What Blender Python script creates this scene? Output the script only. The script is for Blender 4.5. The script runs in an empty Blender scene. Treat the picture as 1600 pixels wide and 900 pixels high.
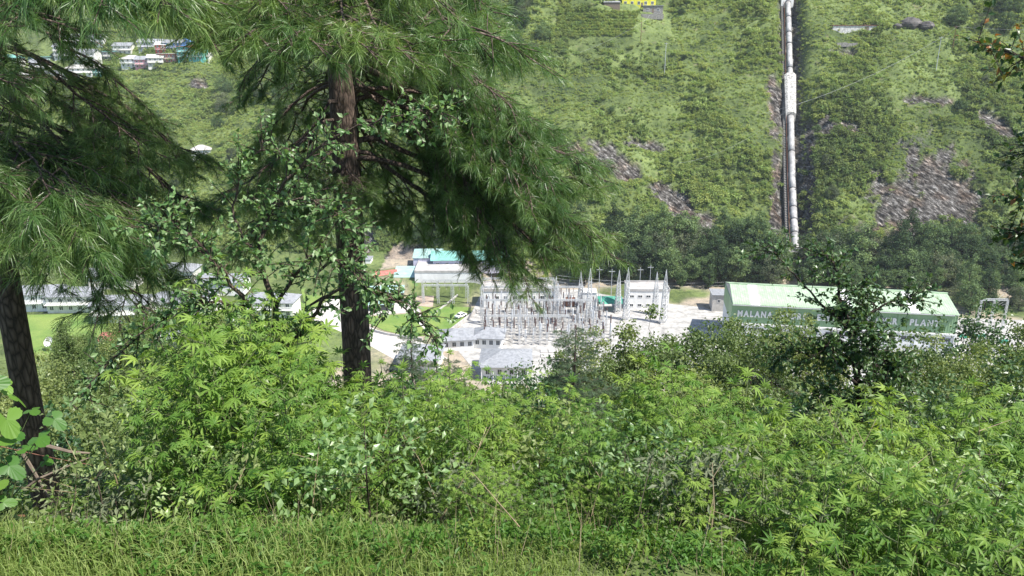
import bpy, math, random
import numpy as np
from mathutils import Vector, Matrix

R = math.radians
sc = bpy.context.scene
col = sc.collection
rng = np.random.default_rng(11)
random.seed(5)

# ------------------------------------------------------------------ camera, sky, sun, exposure
PITCH = 18.0
FPX = 1200.0
cam_d = bpy.data.cameras.new('camera')
cam_d.sensor_width = 36.0
cam_d.lens = 36.0 * FPX / 1600.0
cam_d.clip_start = 0.05
cam_d.clip_end = 5000
cam = bpy.data.objects.new('camera', cam_d)
col.objects.link(cam)
cam.location = (0, 0, 0)
cam.rotation_euler = (R(90 - PITCH), 0, 0)
sc.camera = cam

SUN_EL, SUN_AZ = 56.0, 117.0        # azimuth clockwise from +Y (the view direction)
sd = Vector((math.cos(R(SUN_EL)) * math.sin(R(SUN_AZ)), math.cos(R(SUN_EL)) * math.cos(R(SUN_AZ)), math.sin(R(SUN_EL))))
w = bpy.data.worlds.new("World")
sc.world = w
w.use_nodes = True
nt = w.node_tree
sky = nt.nodes.new('ShaderNodeTexSky')
sky.sky_type = 'NISHITA'
sky.sun_disc = False
sky.sun_elevation = R(SUN_EL)
sky.sun_rotation = R(SUN_AZ)
sky.altitude = 1500
bg = nt.nodes['Background']
nt.links.new(sky.outputs[0], bg.inputs[0])
bg.inputs[1].default_value = 0.12
sun_d = bpy.data.lights.new('sun', 'SUN')
sun_d.energy = 5.0
sun_d.angle = R(0.55)
sun_d.color = (1.0, 0.955, 0.88)
sun = bpy.data.objects.new('sun', sun_d)
col.objects.link(sun)
sun.rotation_euler = sd.to_track_quat('Z', 'Y').to_euler()
sc.view_settings.view_transform = 'Standard'
sc.view_settings.look = 'None'
sc.view_settings.exposure = 0.93
sc.view_settings.gamma = 1
sc.cycles.max_bounces = 5
sc.cycles.diffuse_bounces = 3
sc.cycles.glossy_bounces = 2
sc.cycles.transmission_bounces = 4
sc.cycles.transparent_max_bounces = 6
sc.cycles.use_denoising = True

# ------------------------------------------------------------------ pixel <-> world
ca, sa = math.cos(R(PITCH)), math.sin(R(PITCH))

def at(u, v, Y):
    a, b = (u - 800) / FPX, (450 - v) / FPX
    dy, dz = ca + b * sa, -sa + b * ca
    t = Y / dy
    return Vector((a * t, Y, dz * t))

# ------------------------------------------------------------------ noise and terrain
_perm = np.random.default_rng(77).random((256, 256))

def vnoise(x, y):
    xi, yi = np.floor(x).astype(int), np.floor(y).astype(int)
    fx, fy = x - xi, y - yi
    fx, fy = fx * fx * (3 - 2 * fx), fy * fy * (3 - 2 * fy)
    a, b = _perm[xi & 255, yi & 255], _perm[(xi + 1) & 255, yi & 255]
    c, d = _perm[xi & 255, (yi + 1) & 255], _perm[(xi + 1) & 255, (yi + 1) & 255]
    return (a + (b - a) * fx) * (1 - fy) + (c + (d - c) * fx) * fy

def fbm(x, y, o=4):
    s, a, t = 0, 1, 0
    for i in range(o):
        s = s + a * vnoise(x + 17.3 * i, y + 5.1 * i)
        t += a
        x, y, a = x * 2.03, y * 2.03, a * .5
    return s / t

def sm(a, b, x):
    t = np.clip((x - a) / (b - a), 0, 1)
    return t * t * (3 - 2 * t)

FLOOR = -85.0

def foot(x):
    return 268 + 30 * sm(-5, -70, x) + 14 * sm(-70, -150, x)

def pen_x(y):            # the penstock's line up the hill, in plan
    return 108.4 + (y - 283) * 0.2345

ROCKS = [(960, 252, 52, 20, .5), (1065, 325, 52, 24, .6), (1420, 335, 70, 62, .55), (1475, 290, 62, 60, .75), (1214, 320, 10, 85, 0), (1266, 280, 9, 110, 0.0),
         (1215, 160, 18, 60, 0), (1292, 195, 14, 22, .3), (1350, 375, 40, 30, .2), (900, 232, 20, 10, .4), 
         (560, 380, 26, 22, -.3), (640, 392, 36, 20, 0), (1450, 155, 40, 7, .1), (1340, 200, 26, 6, .2), (1555, 195, 26, 16, .5), (1005, 226, 26, 12, .3),
         (1325, 80, 24, 6, .1), (1180, 395, 30, 12, .2), (310, 132, 14, 10, 0)]

def hill_base(x, y):
    xx = x + 14 * (fbm(y / 60 + 3, x / 60, 2) - .5)
    s1 = .32 + .43 * sm(-175, -70, xx)
    t = y - foot(x)
    z = FLOOR + 2 * sm(-8, -25, x) + s1 * t
    # above the left village the slope steepens
    z = z + sm(-70, -170, x) * np.maximum(0, y - 540) * .45
    g = sm(0, 40, t)
    z = z + g * (22 * (fbm(x / 95 + 7, y / 130 + 2, 2) - .5) + 12 * (fbm(x / 34 + 1, y / 40, 3) - .5) + 5.0 * (fbm(x / 11, y / 9, 2) - .5) + 2.0 * (fbm(x / 4.1, y / 3.3, 2) - .5))
    # old terrace steps along the contour
    st = z / 4.5 + 1.2 * fbm(x / 70, y / 70, 2)
    fr = st - np.floor(st)
    z = z + g * 1.9 * (sm(.25, .75, fr) - fr) * sm(.42, .6, fbm(x / 55 + 30, y / 55, 2))
    # narrow cut in which the penstock lies
    dx = np.abs(x - pen_x(y))
    z = z - g * 5.0 * (1 - sm(2.6, 9.0, dx)) + g * 2.5 * (1 - sm(3, 14, np.abs(dx - 12)))
    return z

def project(x, y, z):
    f = y * ca - z * sa
    f = np.where(np.abs(f) < 1e-3, 1e-3, f)
    return 800 + FPX * x / f, 450 - FPX * (y * sa + z * ca) / f

def rockmask(x, y, z):
    u, v = project(x, y, z)
    m = np.zeros_like(u)
    n = fbm(u / 16 + 4, v / 16, 3)
    for (cu, cv, ru, rv, tilt) in ROCKS:
        du, dv = (u - cu), (v - cv)
        dv = dv - du * tilt
        q = np.sqrt((du / ru) ** 2 + (dv / rv) ** 2)
        m = np.maximum(m, sm(1.12, .75, q + (n - .5) * 1.5))
    return m * (y > 262) * (v < 405)

def terr(x, y):
    x, y = np.asarray(x, float), np.asarray(y, float)
    k = sm(3.5, 14, y)
    ye = 2.68 - .45 * sm(.55, 1.5, x / np.maximum(y, 2) * 3)
    near = -2.0 - .72 * np.maximum(0, y - ye) + k * 2.2 * (fbm(x / 9 + 40, y / 9, 3) - .5)  + .05 * (fbm(x * 2, y * 2, 2) - .5)
    near = np.maximum(near, FLOOR - 10)
    fl = FLOOR + 5 * sm(-4, -14, x) * sm(252, 260, y) * sm(-75, -60, x)
    h = hill_base(x, y)
    z = np.maximum(near, fl)
    z = np.where(y > 200, np.maximum(z, h), z)
    # below the left quarters the near slope ends sooner in a meadow bench
    return z

def T(x, y):
    return float(terr(np.array([x]), np.array([y]))[0])

def ground(u, v, y0=4, y1=900):
    """first point where the view line of a pixel meets the terrain"""
    Y = np.concatenate([np.linspace(y0, 120, 500), np.linspace(120.5, y1, 1600)])
    Y = Y[(Y >= y0)]
    a, b = (u - 800) / FPX, (450 - v) / FPX
    dy, dz = ca + b * sa, -sa + b * ca
    X, Z = a * Y / dy, dz * Y / dy
    H = terr(X, Y)
    i = np.argmax(H >= Z)
    if not (H[i] >= Z[i]):
        i = len(Y) - 1
    return Vector((X[i], Y[i], H[i]))

def gfar(u, v):
    return ground(u, v, 125)

# ------------------------------------------------------------------ mesh helpers
def mesh_np(name, V, F, mats=(), attrs=None, smooth=False):
    """V (N,3); F: array (M,k) or list of such arrays; attrs name -> per-vertex floats"""
    me = bpy.data.meshes.new(name)
    V = np.ascontiguousarray(V, dtype=np.float32)
    if not isinstance(F, list):
        F = [F]
    F = [np.asarray(f, dtype=np.int32) for f in F if len(f)]
    nl = sum(f.size for f in F)
    nf = sum(len(f) for f in F)
    me.vertices.add(len(V)); me.vertices.foreach_set('co', V.ravel())
    me.loops.add(nl); me.loops.foreach_set('vertex_index', np.concatenate([f.ravel() for f in F]))
    tot = np.concatenate([np.full(len(f), f.shape[1], np.int32) for f in F])
    st = np.concatenate([[0], np.cumsum(tot)[:-1]]).astype(np.int32)
    me.polygons.add(nf); me.polygons.foreach_set('loop_start', st)
    try:
        me.polygons.foreach_set('loop_total', tot)
    except Exception:
        pass
    me.polygons.foreach_set('use_smooth', np.full(nf, bool(smooth)))
    for m in mats:
        me.materials.append(m)
    if attrs:
        for k, a in attrs.items():
            at_ = me.attributes.new(k, 'FLOAT', 'POINT')
            at_.data.foreach_set('value', np.ascontiguousarray(a, dtype=np.float32))
    me.update(calc_edges=True)
    return me

def link(name, me, parent=None, loc=None, rotz=None, kind=None):
    o = bpy.data.objects.new(name, me)
    col.objects.link(o)
    if parent is not None:
        o.parent = parent
    if loc is not None:
        o.location = loc
    if rotz is not None:
        o.rotation_euler = (0, 0, rotz)
    if kind:
        o['kind'] = kind
    return o

def tag(o, label=None, cat=None, group=None, kind=None):
    if label: o['label'] = label
    if cat: o['category'] = cat
    if group: o['group'] = group
    if kind: o['kind'] = kind
    return o

def empty(name, loc, rotz=0, label=None, cat=None, group=None, scale=None):
    o = bpy.data.objects.new(name, None)
    col.objects.link(o)
    o.empty_display_size = .2
    o.location = loc
    o.rotation_euler = (0, 0, rotz)
    if scale: o.scale = (scale, scale, scale) if not isinstance(scale, tuple) else scale
    return tag(o, label, cat, group)

def copy_tree(o, parent=None):
    c = o.copy()
    col.objects.link(c)
    c.parent = parent
    for ch in KIDS.get(o.name, []):
        copy_tree(ch, c)
    return c

KIDS = {}
def note_kids(o):
    """remember the children of a finished thing (children lists are slow to query)"""
    KIDS[o.name] = [c for c in col.objects if c.parent == o]
    for c in KIDS[o.name]:
        KIDS[c.name] = [d for d in col.objects if d.parent == c]

class MB:
    """collects boxes, tubes and panels, built as one mesh"""
    def __init__(s):
        s.V, s.Q, s.Tr, s.n = [], [], [], 0
    def add(s, V, Q=None, Tr=None):
        V = np.asarray(V, float)
        s.V.append(V)
        if Q is not None and len(Q): s.Q.append(np.asarray(Q) + s.n)
        if Tr is not None and len(Tr): s.Tr.append(np.asarray(Tr) + s.n)
        s.n += len(V)
        return s
    def box(s, x0, y0, z0, x1, y1, z1):
        V = [(x0, y0, z0), (x1, y0, z0), (x1, y1, z0), (x0, y1, z0), (x0, y0, z1), (x1, y0, z1), (x1, y1, z1), (x0, y1, z1)]
        return s.add(V, [(0, 3, 2, 1), (4, 5, 6, 7), (0, 1, 5, 4), (1, 2, 6, 5), (2, 3, 7, 6), (3, 0, 4, 7)])
    def hexa(s, P):       # eight corners: bottom ring, top ring
        return s.add(P, [(0, 3, 2, 1), (4, 5, 6, 7), (0, 1, 5, 4), (1, 2, 6, 5), (2, 3, 7, 6), (3, 0, 4, 7)])
    def bar(s, p, q, r, n=4):
        return s.tube([p, q], [r, r], n)
    def tube(s, path, rad, n=6, cap=True):
        P = np.asarray([tuple(p) for p in path], float)
        k = len(P)
        rad = np.broadcast_to(np.asarray(rad, float), (k,))
        d = np.gradient(P, axis=0) if k > 1 else np.array([[0, 0, 1.]])
        d = d / (np.linalg.norm(d, axis=1, keepdims=True) + 1e-9)
        ref = np.where(np.abs(d[:, 2:3]) > .9, np.array([[1., 0, 0]]), np.array([[0, 0, 1.]]))
        a = np.cross(d, ref); a /= np.linalg.norm(a, axis=1, keepdims=True) + 1e-9
        b = np.cross(d, a)
        th = np.linspace(0, 2 * np.pi, n, endpoint=False) + (np.pi / 4 if n == 4 else 0)
        V = P[:, None] + rad[:, None, None] * (np.cos(th)[None, :, None] * a[:, None] + np.sin(th)[None, :, None] * b[:, None])
        i = np.arange(k - 1)[:, None] * n; j = np.arange(n)[None]; j2 = (j + 1) % n
        Q = np.stack([i + j, i + j2, i + n + j2, i + n + j], -1).reshape(-1, 4)
        V = V.reshape(-1, 3)
        s.add(V, Q)
        if cap and n == 4:
            s.Q.append(np.array([[3, 2, 1, 0], [0 + (k - 1) * n, 1 + (k - 1) * n, 2 + (k - 1) * n, 3 + (k - 1) * n]]) + s.n - len(V))
        elif cap and n > 4:
            s.add(P[[0, -1]], Tr=None)
            base = s.n - 2 - k * n
            t1 = np.stack([np.full(n, s.n - 2), base + (np.arange(n) + 1) % n, base + np.arange(n)], 1)
            o2 = base + (k - 1) * n
            t2 = np.stack([np.full(n, s.n - 1), o2 + np.arange(n), o2 + (np.arange(n) + 1) % n], 1)
            s.Tr.append(np.concatenate([t1, t2]))
        return s
    def mesh(s, name, mat, smooth=False, attrs=None):
        F = []
        if s.Q: F.append(np.concatenate(s.Q))
        if s.Tr: F.append(np.concatenate(s.Tr))
        return mesh_np(name, np.concatenate(s.V), F, (mat,), attrs, smooth)
    def obj(s, name, mat, parent=None, loc=None, rotz=None, smooth=False, kind=None):
        return link(name, s.mesh(name, mat, smooth), parent, loc, rotz, kind)

# ------------------------------------------------------------------ materials
def newmat(name):
    m = bpy.data.materials.new(name)
    m.use_nodes = True
    n = m.node_tree
    n.nodes.clear()
    out = n.nodes.new('ShaderNodeOutputMaterial')
    return m, n, out

def ramp(n, stops, src=None):
    r = n.nodes.new('ShaderNodeValToRGB')
    el = r.color_ramp.elements
    while len(el) < len(stops): el.new(.5)
    for e, (p, c) in zip(el, stops):
        e.position = p; e.color = (*c, 1)
    if src is not None: n.links.new(src, r.inputs[0])
    return r

def noise(n, scale, detail=4, rough=.55, coord=None):
    t = n.nodes.new('ShaderNodeTexNoise')
    t.inputs['Scale'].default_value = scale
    t.inputs['Detail'].default_value = detail
    t.inputs['Roughness'].default_value = rough
    if coord is not None: n.links.new(coord, t.inputs['Vector'])
    return t

def attr(n, name, typ='GEOMETRY'):
    a = n.nodes.new('ShaderNodeAttribute')
    a.attribute_name = name
    a.attribute_type = typ
    return a

def mixc(n, fac, a, b, mode='MIX'):
    m = n.nodes.new('ShaderNodeMix'); m.data_type = 'RGBA'; m.blend_type = mode
    for i, x in ((0, fac), (6, a), (7, b)):
        if isinstance(x, (int, float)): m.inputs[i].default_value = x
        elif isinstance(x, tuple): m.inputs[i].default_value = (*x, 1)
        else: n.links.new(x, m.inputs[i])
    return m.outputs[2]

def math_(n, op, a, b=None):
    m = n.nodes.new('ShaderNodeMath'); m.operation = op
    for i, x in enumerate((a, b)):
        if x is None: continue
        if isinstance(x, (int, float)): m.inputs[i].default_value = x
        else: n.links.new(x, m.inputs[i])
    return m.outputs[0]

def leafmat(name, cols, trans=.35, rough=.45, spec=.35, inst=False, objvar=.25):
    """leaf colour from the per-leaf value v, varied per plant; thin and translucent"""
    m, n, out = newmat(name)
    v = attr(n, 'v').outputs['Fac']
    if inst:
        v = math_(n, 'ADD', math_(n, 'MULTIPLY', v, .35), math_(n, 'MULTIPLY', attr(n, 'tint', 'INSTANCER').outputs['Fac'], .65))
    k = len(cols)
    r = ramp(n, [(i / max(1, k - 1), c) for i, c in enumerate(cols)], v)
    oi = n.nodes.new('ShaderNodeObjectInfo')
    hsv = n.nodes.new('ShaderNodeHueSaturation')
    n.links.new(r.outputs[0], hsv.inputs['Color'])
    vv = math_(n, 'ADD', math_(n, 'MULTIPLY', oi.outputs['Random'], objvar * 2), 1 - objvar)
    n.links.new(vv, hsv.inputs['Value'])
    n.links.new(math_(n, 'ADD', math_(n, 'MULTIPLY', oi.outputs['Random'], -.04), .52), hsv.inputs['Hue'])
    c = hsv.outputs[0]
    p = n.nodes.new('ShaderNodeBsdfPrincipled')
    n.links.new(c, p.inputs['Base Color'])
    p.inputs['Roughness'].default_value = rough
    p.inputs['Specular IOR Level'].default_value = spec
    t = n.nodes.new('ShaderNodeBsdfTranslucent')
    yel = mixc(n, 1.0, c, (1.15, 1.1, .55), 'MULTIPLY')
    n.links.new(yel, t.inputs['Color'])
    mx = n.nodes.new('ShaderNodeMixShader')
    mx.inputs[0].default_value = trans
    n.links.new(p.outputs[0], mx.inputs[1]); n.links.new(t.outputs[0], mx.inputs[2])
    n.links.new(mx.outputs[0], out.inputs[0])
    return m

def flatmat(name, c, rough=.7, var=.15, scale=1.5, metal=0, bump=0, streak=False, bscale=None):
    """painted or plain surface with uneven tone, grime and a little relief"""
    m, n, out = newmat(name)
    tc = n.nodes.new('ShaderNodeTexCoord')
    co = tc.outputs['Object']
    if streak:
        mp = n.nodes.new('ShaderNodeMapping'); mp.inputs['Scale'].default_value = (1, 1, .18)
        n.links.new(co, mp.inputs[0]); co = mp.outputs[0]
    ns = noise(n, scale, 6, .65, co)
    r = ramp(n, [(.3, (1 - var * 2.2,) * 3), (.62, (1, 1, 1))], ns.outputs['Fac'])
    cc = mixc(n, 1.0, c, r.outputs[0], 'MULTIPLY')
    oi = n.nodes.new('ShaderNodeObjectInfo')
    p = n.nodes.new('ShaderNodeBsdfPrincipled')
    n.links.new(cc, p.inputs['Base Color'])
    p.inputs['Roughness'].default_value = rough
    p.inputs['Metallic'].default_value = metal
    if bump:
        b = n.nodes.new('ShaderNodeBump'); b.inputs['Strength'].default_value = bump
        b.inputs['Distance'].default_value = .05
        n2 = noise(n, bscale or scale * 8, 5, .6, co)
        n.links.new(n2.outputs['Fac'], b.inputs['Height']); n.links.new(b.outputs[0], p.inputs['Normal'])
    n.links.new(p.outputs[0], out.inputs[0])
    return m

def barkmat(name, c1, c2, sc_=1.0):
    m, n, out = newmat(name)
    tc = n.nodes.new('ShaderNodeTexCoord')
    mp = n.nodes.new('ShaderNodeMapping'); mp.inputs['Scale'].default_value = (17 * sc_, 17 * sc_, 4.5 * sc_)
    n.links.new(tc.outputs['Object'], mp.inputs[0])
    v = n.nodes.new('ShaderNodeTexVoronoi'); v.feature = 'DISTANCE_TO_EDGE'; v.inputs['Scale'].default_value = 1.6
    nn = noise(n, 2.0, 5, .7, mp.outputs[0])
    wv = mixc(n, .25, mp.outputs[0], nn.outputs['Color'])
    n.links.new(wv, v.inputs['Vector'])
    r = ramp(n, [(0, tuple(x * .35 for x in c1)), (.12, c1), (.6, c2)], v.outputs['Distance'])
    n3 = noise(n, 1.3, 4, .6, tc.outputs['Object'])
    r3 = ramp(n, [(.35, (.65, .62, .6)), (.7, (1.2, 1.15, 1.1))], n3.outputs['Fac'])
    cc = mixc(n, 1.0, r.outputs[0], r3.outputs[0], 'MULTIPLY')
    p = n.nodes.new('ShaderNodeBsdfPrincipled')
    n.links.new(cc, p.inputs['Base Color']); p.inputs['Roughness'].default_value = .9
    b = n.nodes.new('ShaderNodeBump'); b.inputs['Strength'].default_value = 1.0; b.inputs['Distance'].default_value = .03
    hh = math_(n, 'ADD', math_(n, 'MINIMUM', v.outputs['Distance'], .25), math_(n, 'MULTIPLY', nn.outputs['Fac'], .15))
    n.links.new(hh, b.inputs['Height']); n.links.new(b.outputs[0], p.inputs['Normal'])
    n.links.new(p.outputs[0], out.inputs[0])
    return m

M = {}
M['bark'] = barkmat('pine_bark', (.095, .068, .054), (.23, .18, .15))
M['bark_dark'] = barkmat('dark_bark', (.045, .032, .025), (.09, .07, .055))
M['bark_small'] = barkmat('sapling_bark', (.09, .065, .045), (.18, .14, .11), 2.5)
M['stem'] = flatmat('green_stem', (.12, .15, .05), .7, .3, 8)
M['needle'] = leafmat('pine_needles', [(.045, .105, .03), (.105, .20, .05), (.27, .38, .15)], .42, .36, .55)
M['needle_blue'] = leafmat('young_pine_needles', [(.05, .10, .05), (.10, .17, .085), (.18, .25, .15)], .3, .45, .4)
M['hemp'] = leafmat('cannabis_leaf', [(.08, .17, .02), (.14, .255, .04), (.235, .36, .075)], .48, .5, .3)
M['hemp_back'] = leafmat('cannabis_leaf_far', [(.04, .11, .022), (.075, .18, .032), (.13, .25, .05)], .38, .5, .3)
M['pear'] = leafmat('glossy_leaf', [(.12, .22, .07), (.21, .33, .11), (.38, .48, .24)], .42, .36, .45)
M['dark_leaf'] = leafmat('dark_leaf', [(.035, .08, .028), (.06, .125, .04), (.10, .17, .06)], .3, .38, .5)
M['rust_leaf'] = leafmat('turning_leaf', [(.025, .06, .02), (.035, .08, .024), (.05, .1, .03), (.07, .12, .03), (.07, .12, .03), (.28, .11, .03)], .3, .4, .4)
M['lime_leaf'] = leafmat('lime_leaf', [(.05, .13, .02), (.10, .21, .03), (.13, .25, .04)], .4, .45, .35)
M['alder'] = leafmat('small_leaf', [(.09, .14, .04), (.16, .22, .07), (.27, .33, .13)], .42, .42, .4)
M['far_leaf'] = leafmat('hill_tree_leaf', [(.055, .095, .045), (.11, .175, .07), (.20, .28, .12)], .35, .6, .2, objvar=.55)
M['far_olive'] = leafmat('hill_tree_olive_leaf', [(.075, .10, .055), (.13, .16, .09), (.19, .21, .13)], .3, .6, .2, objvar=.35)
M['scrub'] = leafmat('hill_scrub', [(.07, .10, .05), (.16, .22, .075), (.28, .36, .11), (.40, .48, .17)], .44, .7, .15, inst=True, objvar=0)
M['under'] = leafmat('undergrowth', [(.05, .105, .02), (.09, .17, .03), (.15, .25, .045)], .38, .5, .3, inst=True, objvar=0)
M['grassblade'] = leafmat('grass_blades', [(.15, .24, .06), (.26, .36, .10), (.42, .47, .20)], .55, .5, .3, objvar=0)

M['white'] = flatmat('white_paint', (.84, .83, .81), .7, .10, .35, streak=True)
M['cream'] = flatmat('cream_render', (.74, .72, .66), .8, .14, .4, streak=True)
M['concrete'] = flatmat('concrete', (.52, .50, .47), .85, .18, .6, bump=.3)
M['concrete_light'] = flatmat('pale_concrete', (.50, .475, .45), .85, .2, .5, bump=.3)
M['slate'] = flatmat('slate_roof', (.30, .31, .33), .7, .2, 1.2, bump=.3)
M['roof_green'] = flatmat('pale_green_sheet', (.42, .55, .37), .45, .2, .35)
M['clad_green'] = flatmat('green_cladding', (.25, .40, .22), .5, .10, .3, streak=True)
M['yard'] = flatmat('yard_gravel', (.46, .445, .42), .95, .28, .4, bump=.4)
M['teal'] = flatmat('teal_sheet', (.22, .48, .41), .5, .18, .4)
M['teal_pale'] = flatmat('pale_teal_sheet', (.38, .56, .52), .5, .2, .4)
M['redroof'] = flatmat('red_sheet', (.50, .17, .13), .6, .3, .7)
M['steel'] = flatmat('galvanised_steel', (.62, .63, .64), .45, .12, .8, metal=.3)
M['pipe'] = flatmat('penstock_paint', (.46, .45, .44), .42, .28, .35, streak=False)
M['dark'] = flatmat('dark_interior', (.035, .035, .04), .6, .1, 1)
M['glass'] = flatmat('window_glass', (.05, .06, .07), .12, .1, 1)
M['porcelain'] = flatmat('brown_porcelain', (.105, .06, .05), .3, .1, 2)
M['dry'] = flatmat('dry_stem', (.36, .28, .17), .8, .2, 6)
M['rust'] = flatmat('rusty_iron', (.20, .085, .05), .8, .25, 3)
M['wood'] = flatmat('weathered_wood', (.22, .17, .13), .85, .25, 3)
M['asphalt'] = flatmat('road_surface', (.30, .285, .26), .95, .2, 1.2, bump=.5)
M['vroad'] = flatmat('valley_road', (.55, .52, .48), .95, .15, .3)
M['dirt'] = flatmat('bare_earth', (.42, .33, .26), .95, .22, .35, bump=.4)
M['tarp'] = flatmat('green_tarpaulin', (.03, .30, .20), .6, .2, 1.0)
M['yellow'] = flatmat('yellow_paint', (.72, .68, .05), .7, .12, .5)
M['blue'] = flatmat('blue_paint', (.10, .22, .52), .7, .12, .5)
M['turq'] = flatmat('turquoise_paint', (.15, .55, .52), .7, .12, .5)
M['pink'] = flatmat('pink_paint', (.62, .28, .32), .7, .15, .5)
M['lilac'] = flatmat('lilac_render', (.58, .56, .68), .75, .12, .5, streak=True)
M['redpaint'] = flatmat('red_paint', (.55, .05, .06), .5, .1, 1)
M['tyre'] = flatmat('tyre_rubber', (.03, .03, .03), .9, .1, 3)
M['stone_wall'] = flatmat('stone_masonry', (.36, .34, .31), .9, .35, 2.2, bump=.6)

def rockmat():
    m, n, out = newmat('cliff_rock')
    tc = n.nodes.new('ShaderNodeTexCoord')
    mp = n.nodes.new('ShaderNodeMapping')
    mp.inputs['Rotation'].default_value = (0, R(32), 0); mp.inputs['Scale'].default_value = (.10, .3, .8)
    n.links.new(tc.outputs['Object'], mp.inputs[0])
    a = noise(n, 1.6, 8, .68, mp.outputs[0])
    r = ramp(n, [(.36, (.02, .02, .02)), (.55, (.09, .08, .075)), (.72, (.24, .22, .20))], a.outputs['Fac'])
    p = n.nodes.new('ShaderNodeBsdfPrincipled'); p.inputs['Roughness'].default_value = .85
    n.links.new(r.outputs[0], p.inputs['Base Color'])
    b = n.nodes.new('ShaderNodeBump'); b.inputs['Distance'].default_value = .6; b.inputs['Strength'].default_value = .9
    n.links.new(a.outputs['Fac'], b.inputs['Height']); n.links.new(b.outputs[0], p.inputs['Normal'])
    n.links.new(p.outputs[0], out.inputs[0])
    return m
M['rock'] = rockmat()

def groundmat():
    m, n, out = newmat('hillside_ground')
    tc = n.nodes.new('ShaderNodeTexCoord'); co = tc.outputs['Object']
    g1 = noise(n, .035, 5, .6, co); g2 = noise(n, .5, 6, .7, co); g3 = noise(n, 3.5, 4, .6, co)
    r1 = ramp(n, [(.32, (.055, .078, .032)), (.5, (.11, .145, .05)), (.68, (.18, .23, .085))], g1.outputs['Fac'])
    r2 = ramp(n, [(.33, (.45, .5, .5)), (.5, (.95, .95, .95)), (.7, (1.25, 1.2, 1.1))], g2.outputs['Fac'])
    c = mixc(n, 1.0, r1.outputs[0], r2.outputs[0], 'MULTIPLY')
    # open earth in patches
    e1 = noise(n, .16, 5, .65, co)
    em = ramp(n, [(.60, (0, 0, 0)), (.72, (1, 1, 1))], e1.outputs['Fac'])
    c = mixc(n, math_(n, 'MULTIPLY', em.outputs[0], .55), c, (.20, .155, .115))
    # cliffs: tilted strata
    mp = n.nodes.new('ShaderNodeMapping')
    sx = n.nodes.new('ShaderNodeSeparateXYZ'); n.links.new(co, sx.inputs[0])
    X_, Y_, Z_ = sx.outputs
    ss = math_(n, 'ADD', Z_, math_(n, 'MULTIPLY', X_, .72)); ts = math_(n, 'SUBTRACT', X_, math_(n, 'MULTIPLY', Z_, .72))
    cx = n.nodes.new('ShaderNodeCombineXYZ')
    n.links.new(math_(n, 'MULTIPLY', ts, .22), cx.inputs[0]); n.links.new(math_(n, 'MULTIPLY', Y_, .2), cx.inputs[1]); n.links.new(math_(n, 'MULTIPLY', ss, .62), cx.inputs[2])
    a = noise(n, 1.5, 9, .72, cx.outputs[0])
    rr = ramp(n, [(.42, (.022, .02, .018)), (.50, (.085, .077, .068)), (.57, (.17, .16, .145)), (.66, (.46, .44, .41))], a.outputs['Fac'])
    g4 = noise(n, .12, 3, .5, co)
    rt = ramp(n, [(.36, (1.12, .92, .8)), (.5, (1, 1, 1.02))], g4.outputs['Fac'])
    rc = mixc(n, 1.0, rr.outputs[0], rt.outputs[0], 'MULTIPLY')
    rk = attr(n, 'rock').outputs['Fac']
    c = mixc(n, rk, c, rc)
    # meadow and earth of the valley
    ea = attr(n, 'earth').outputs['Fac']
    ec = mixc(n, 1.0, (.40, .33, .27), r2.outputs[0], 'MULTIPLY')
    c = mixc(n, ea, c, ec)
    p = n.nodes.new('ShaderNodeBsdfPrincipled'); p.inputs['Roughness'].default_value = .95
    p.inputs['Specular IOR Level'].default_value = .1
    n.links.new(c, p.inputs['Base Color'])
    b = n.nodes.new('ShaderNodeBump'); b.inputs['Distance'].default_value = .5; b.inputs['Strength'].default_value = .8
    hh = math_(n, 'ADD', math_(n, 'MULTIPLY', g2.outputs['Fac'], 1.0), math_(n, 'MULTIPLY', math_(n, 'MULTIPLY', a.outputs['Fac'], 5.0), rk))
    n.links.new(hh, b.inputs['Height']); n.links.new(b.outputs[0], p.inputs['Normal'])
    n.links.new(p.outputs[0], out.inputs[0])
    return m
M['ground'] = groundmat()

def lawnmat():
    m, n, out = newmat('lawn')
    tc = n.nodes.new('ShaderNodeTexCoord'); co = tc.outputs['Object']
    a = noise(n, .12, 4, .6, co); b = noise(n, 2.2, 5, .7, co)
    r = ramp(n, [(.35, (.11, .20, .035)), (.65, (.20, .27, .06))], a.outputs['Fac'])
    r2 = ramp(n, [(.3, (.7, .7, .7)), (.7, (1.15, 1.15, 1.1))], b.outputs['Fac'])
    c = mixc(n, 1.0, r.outputs[0], r2.outputs[0], 'MULTIPLY')
    p = n.nodes.new('ShaderNodeBsdfPrincipled'); p.inputs['Roughness'].default_value = .95
    n.links.new(c, p.inputs['Base Color']); n.links.new(p.outputs[0], out.inputs[0])
    return m
M['lawn'] = lawnmat()

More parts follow.
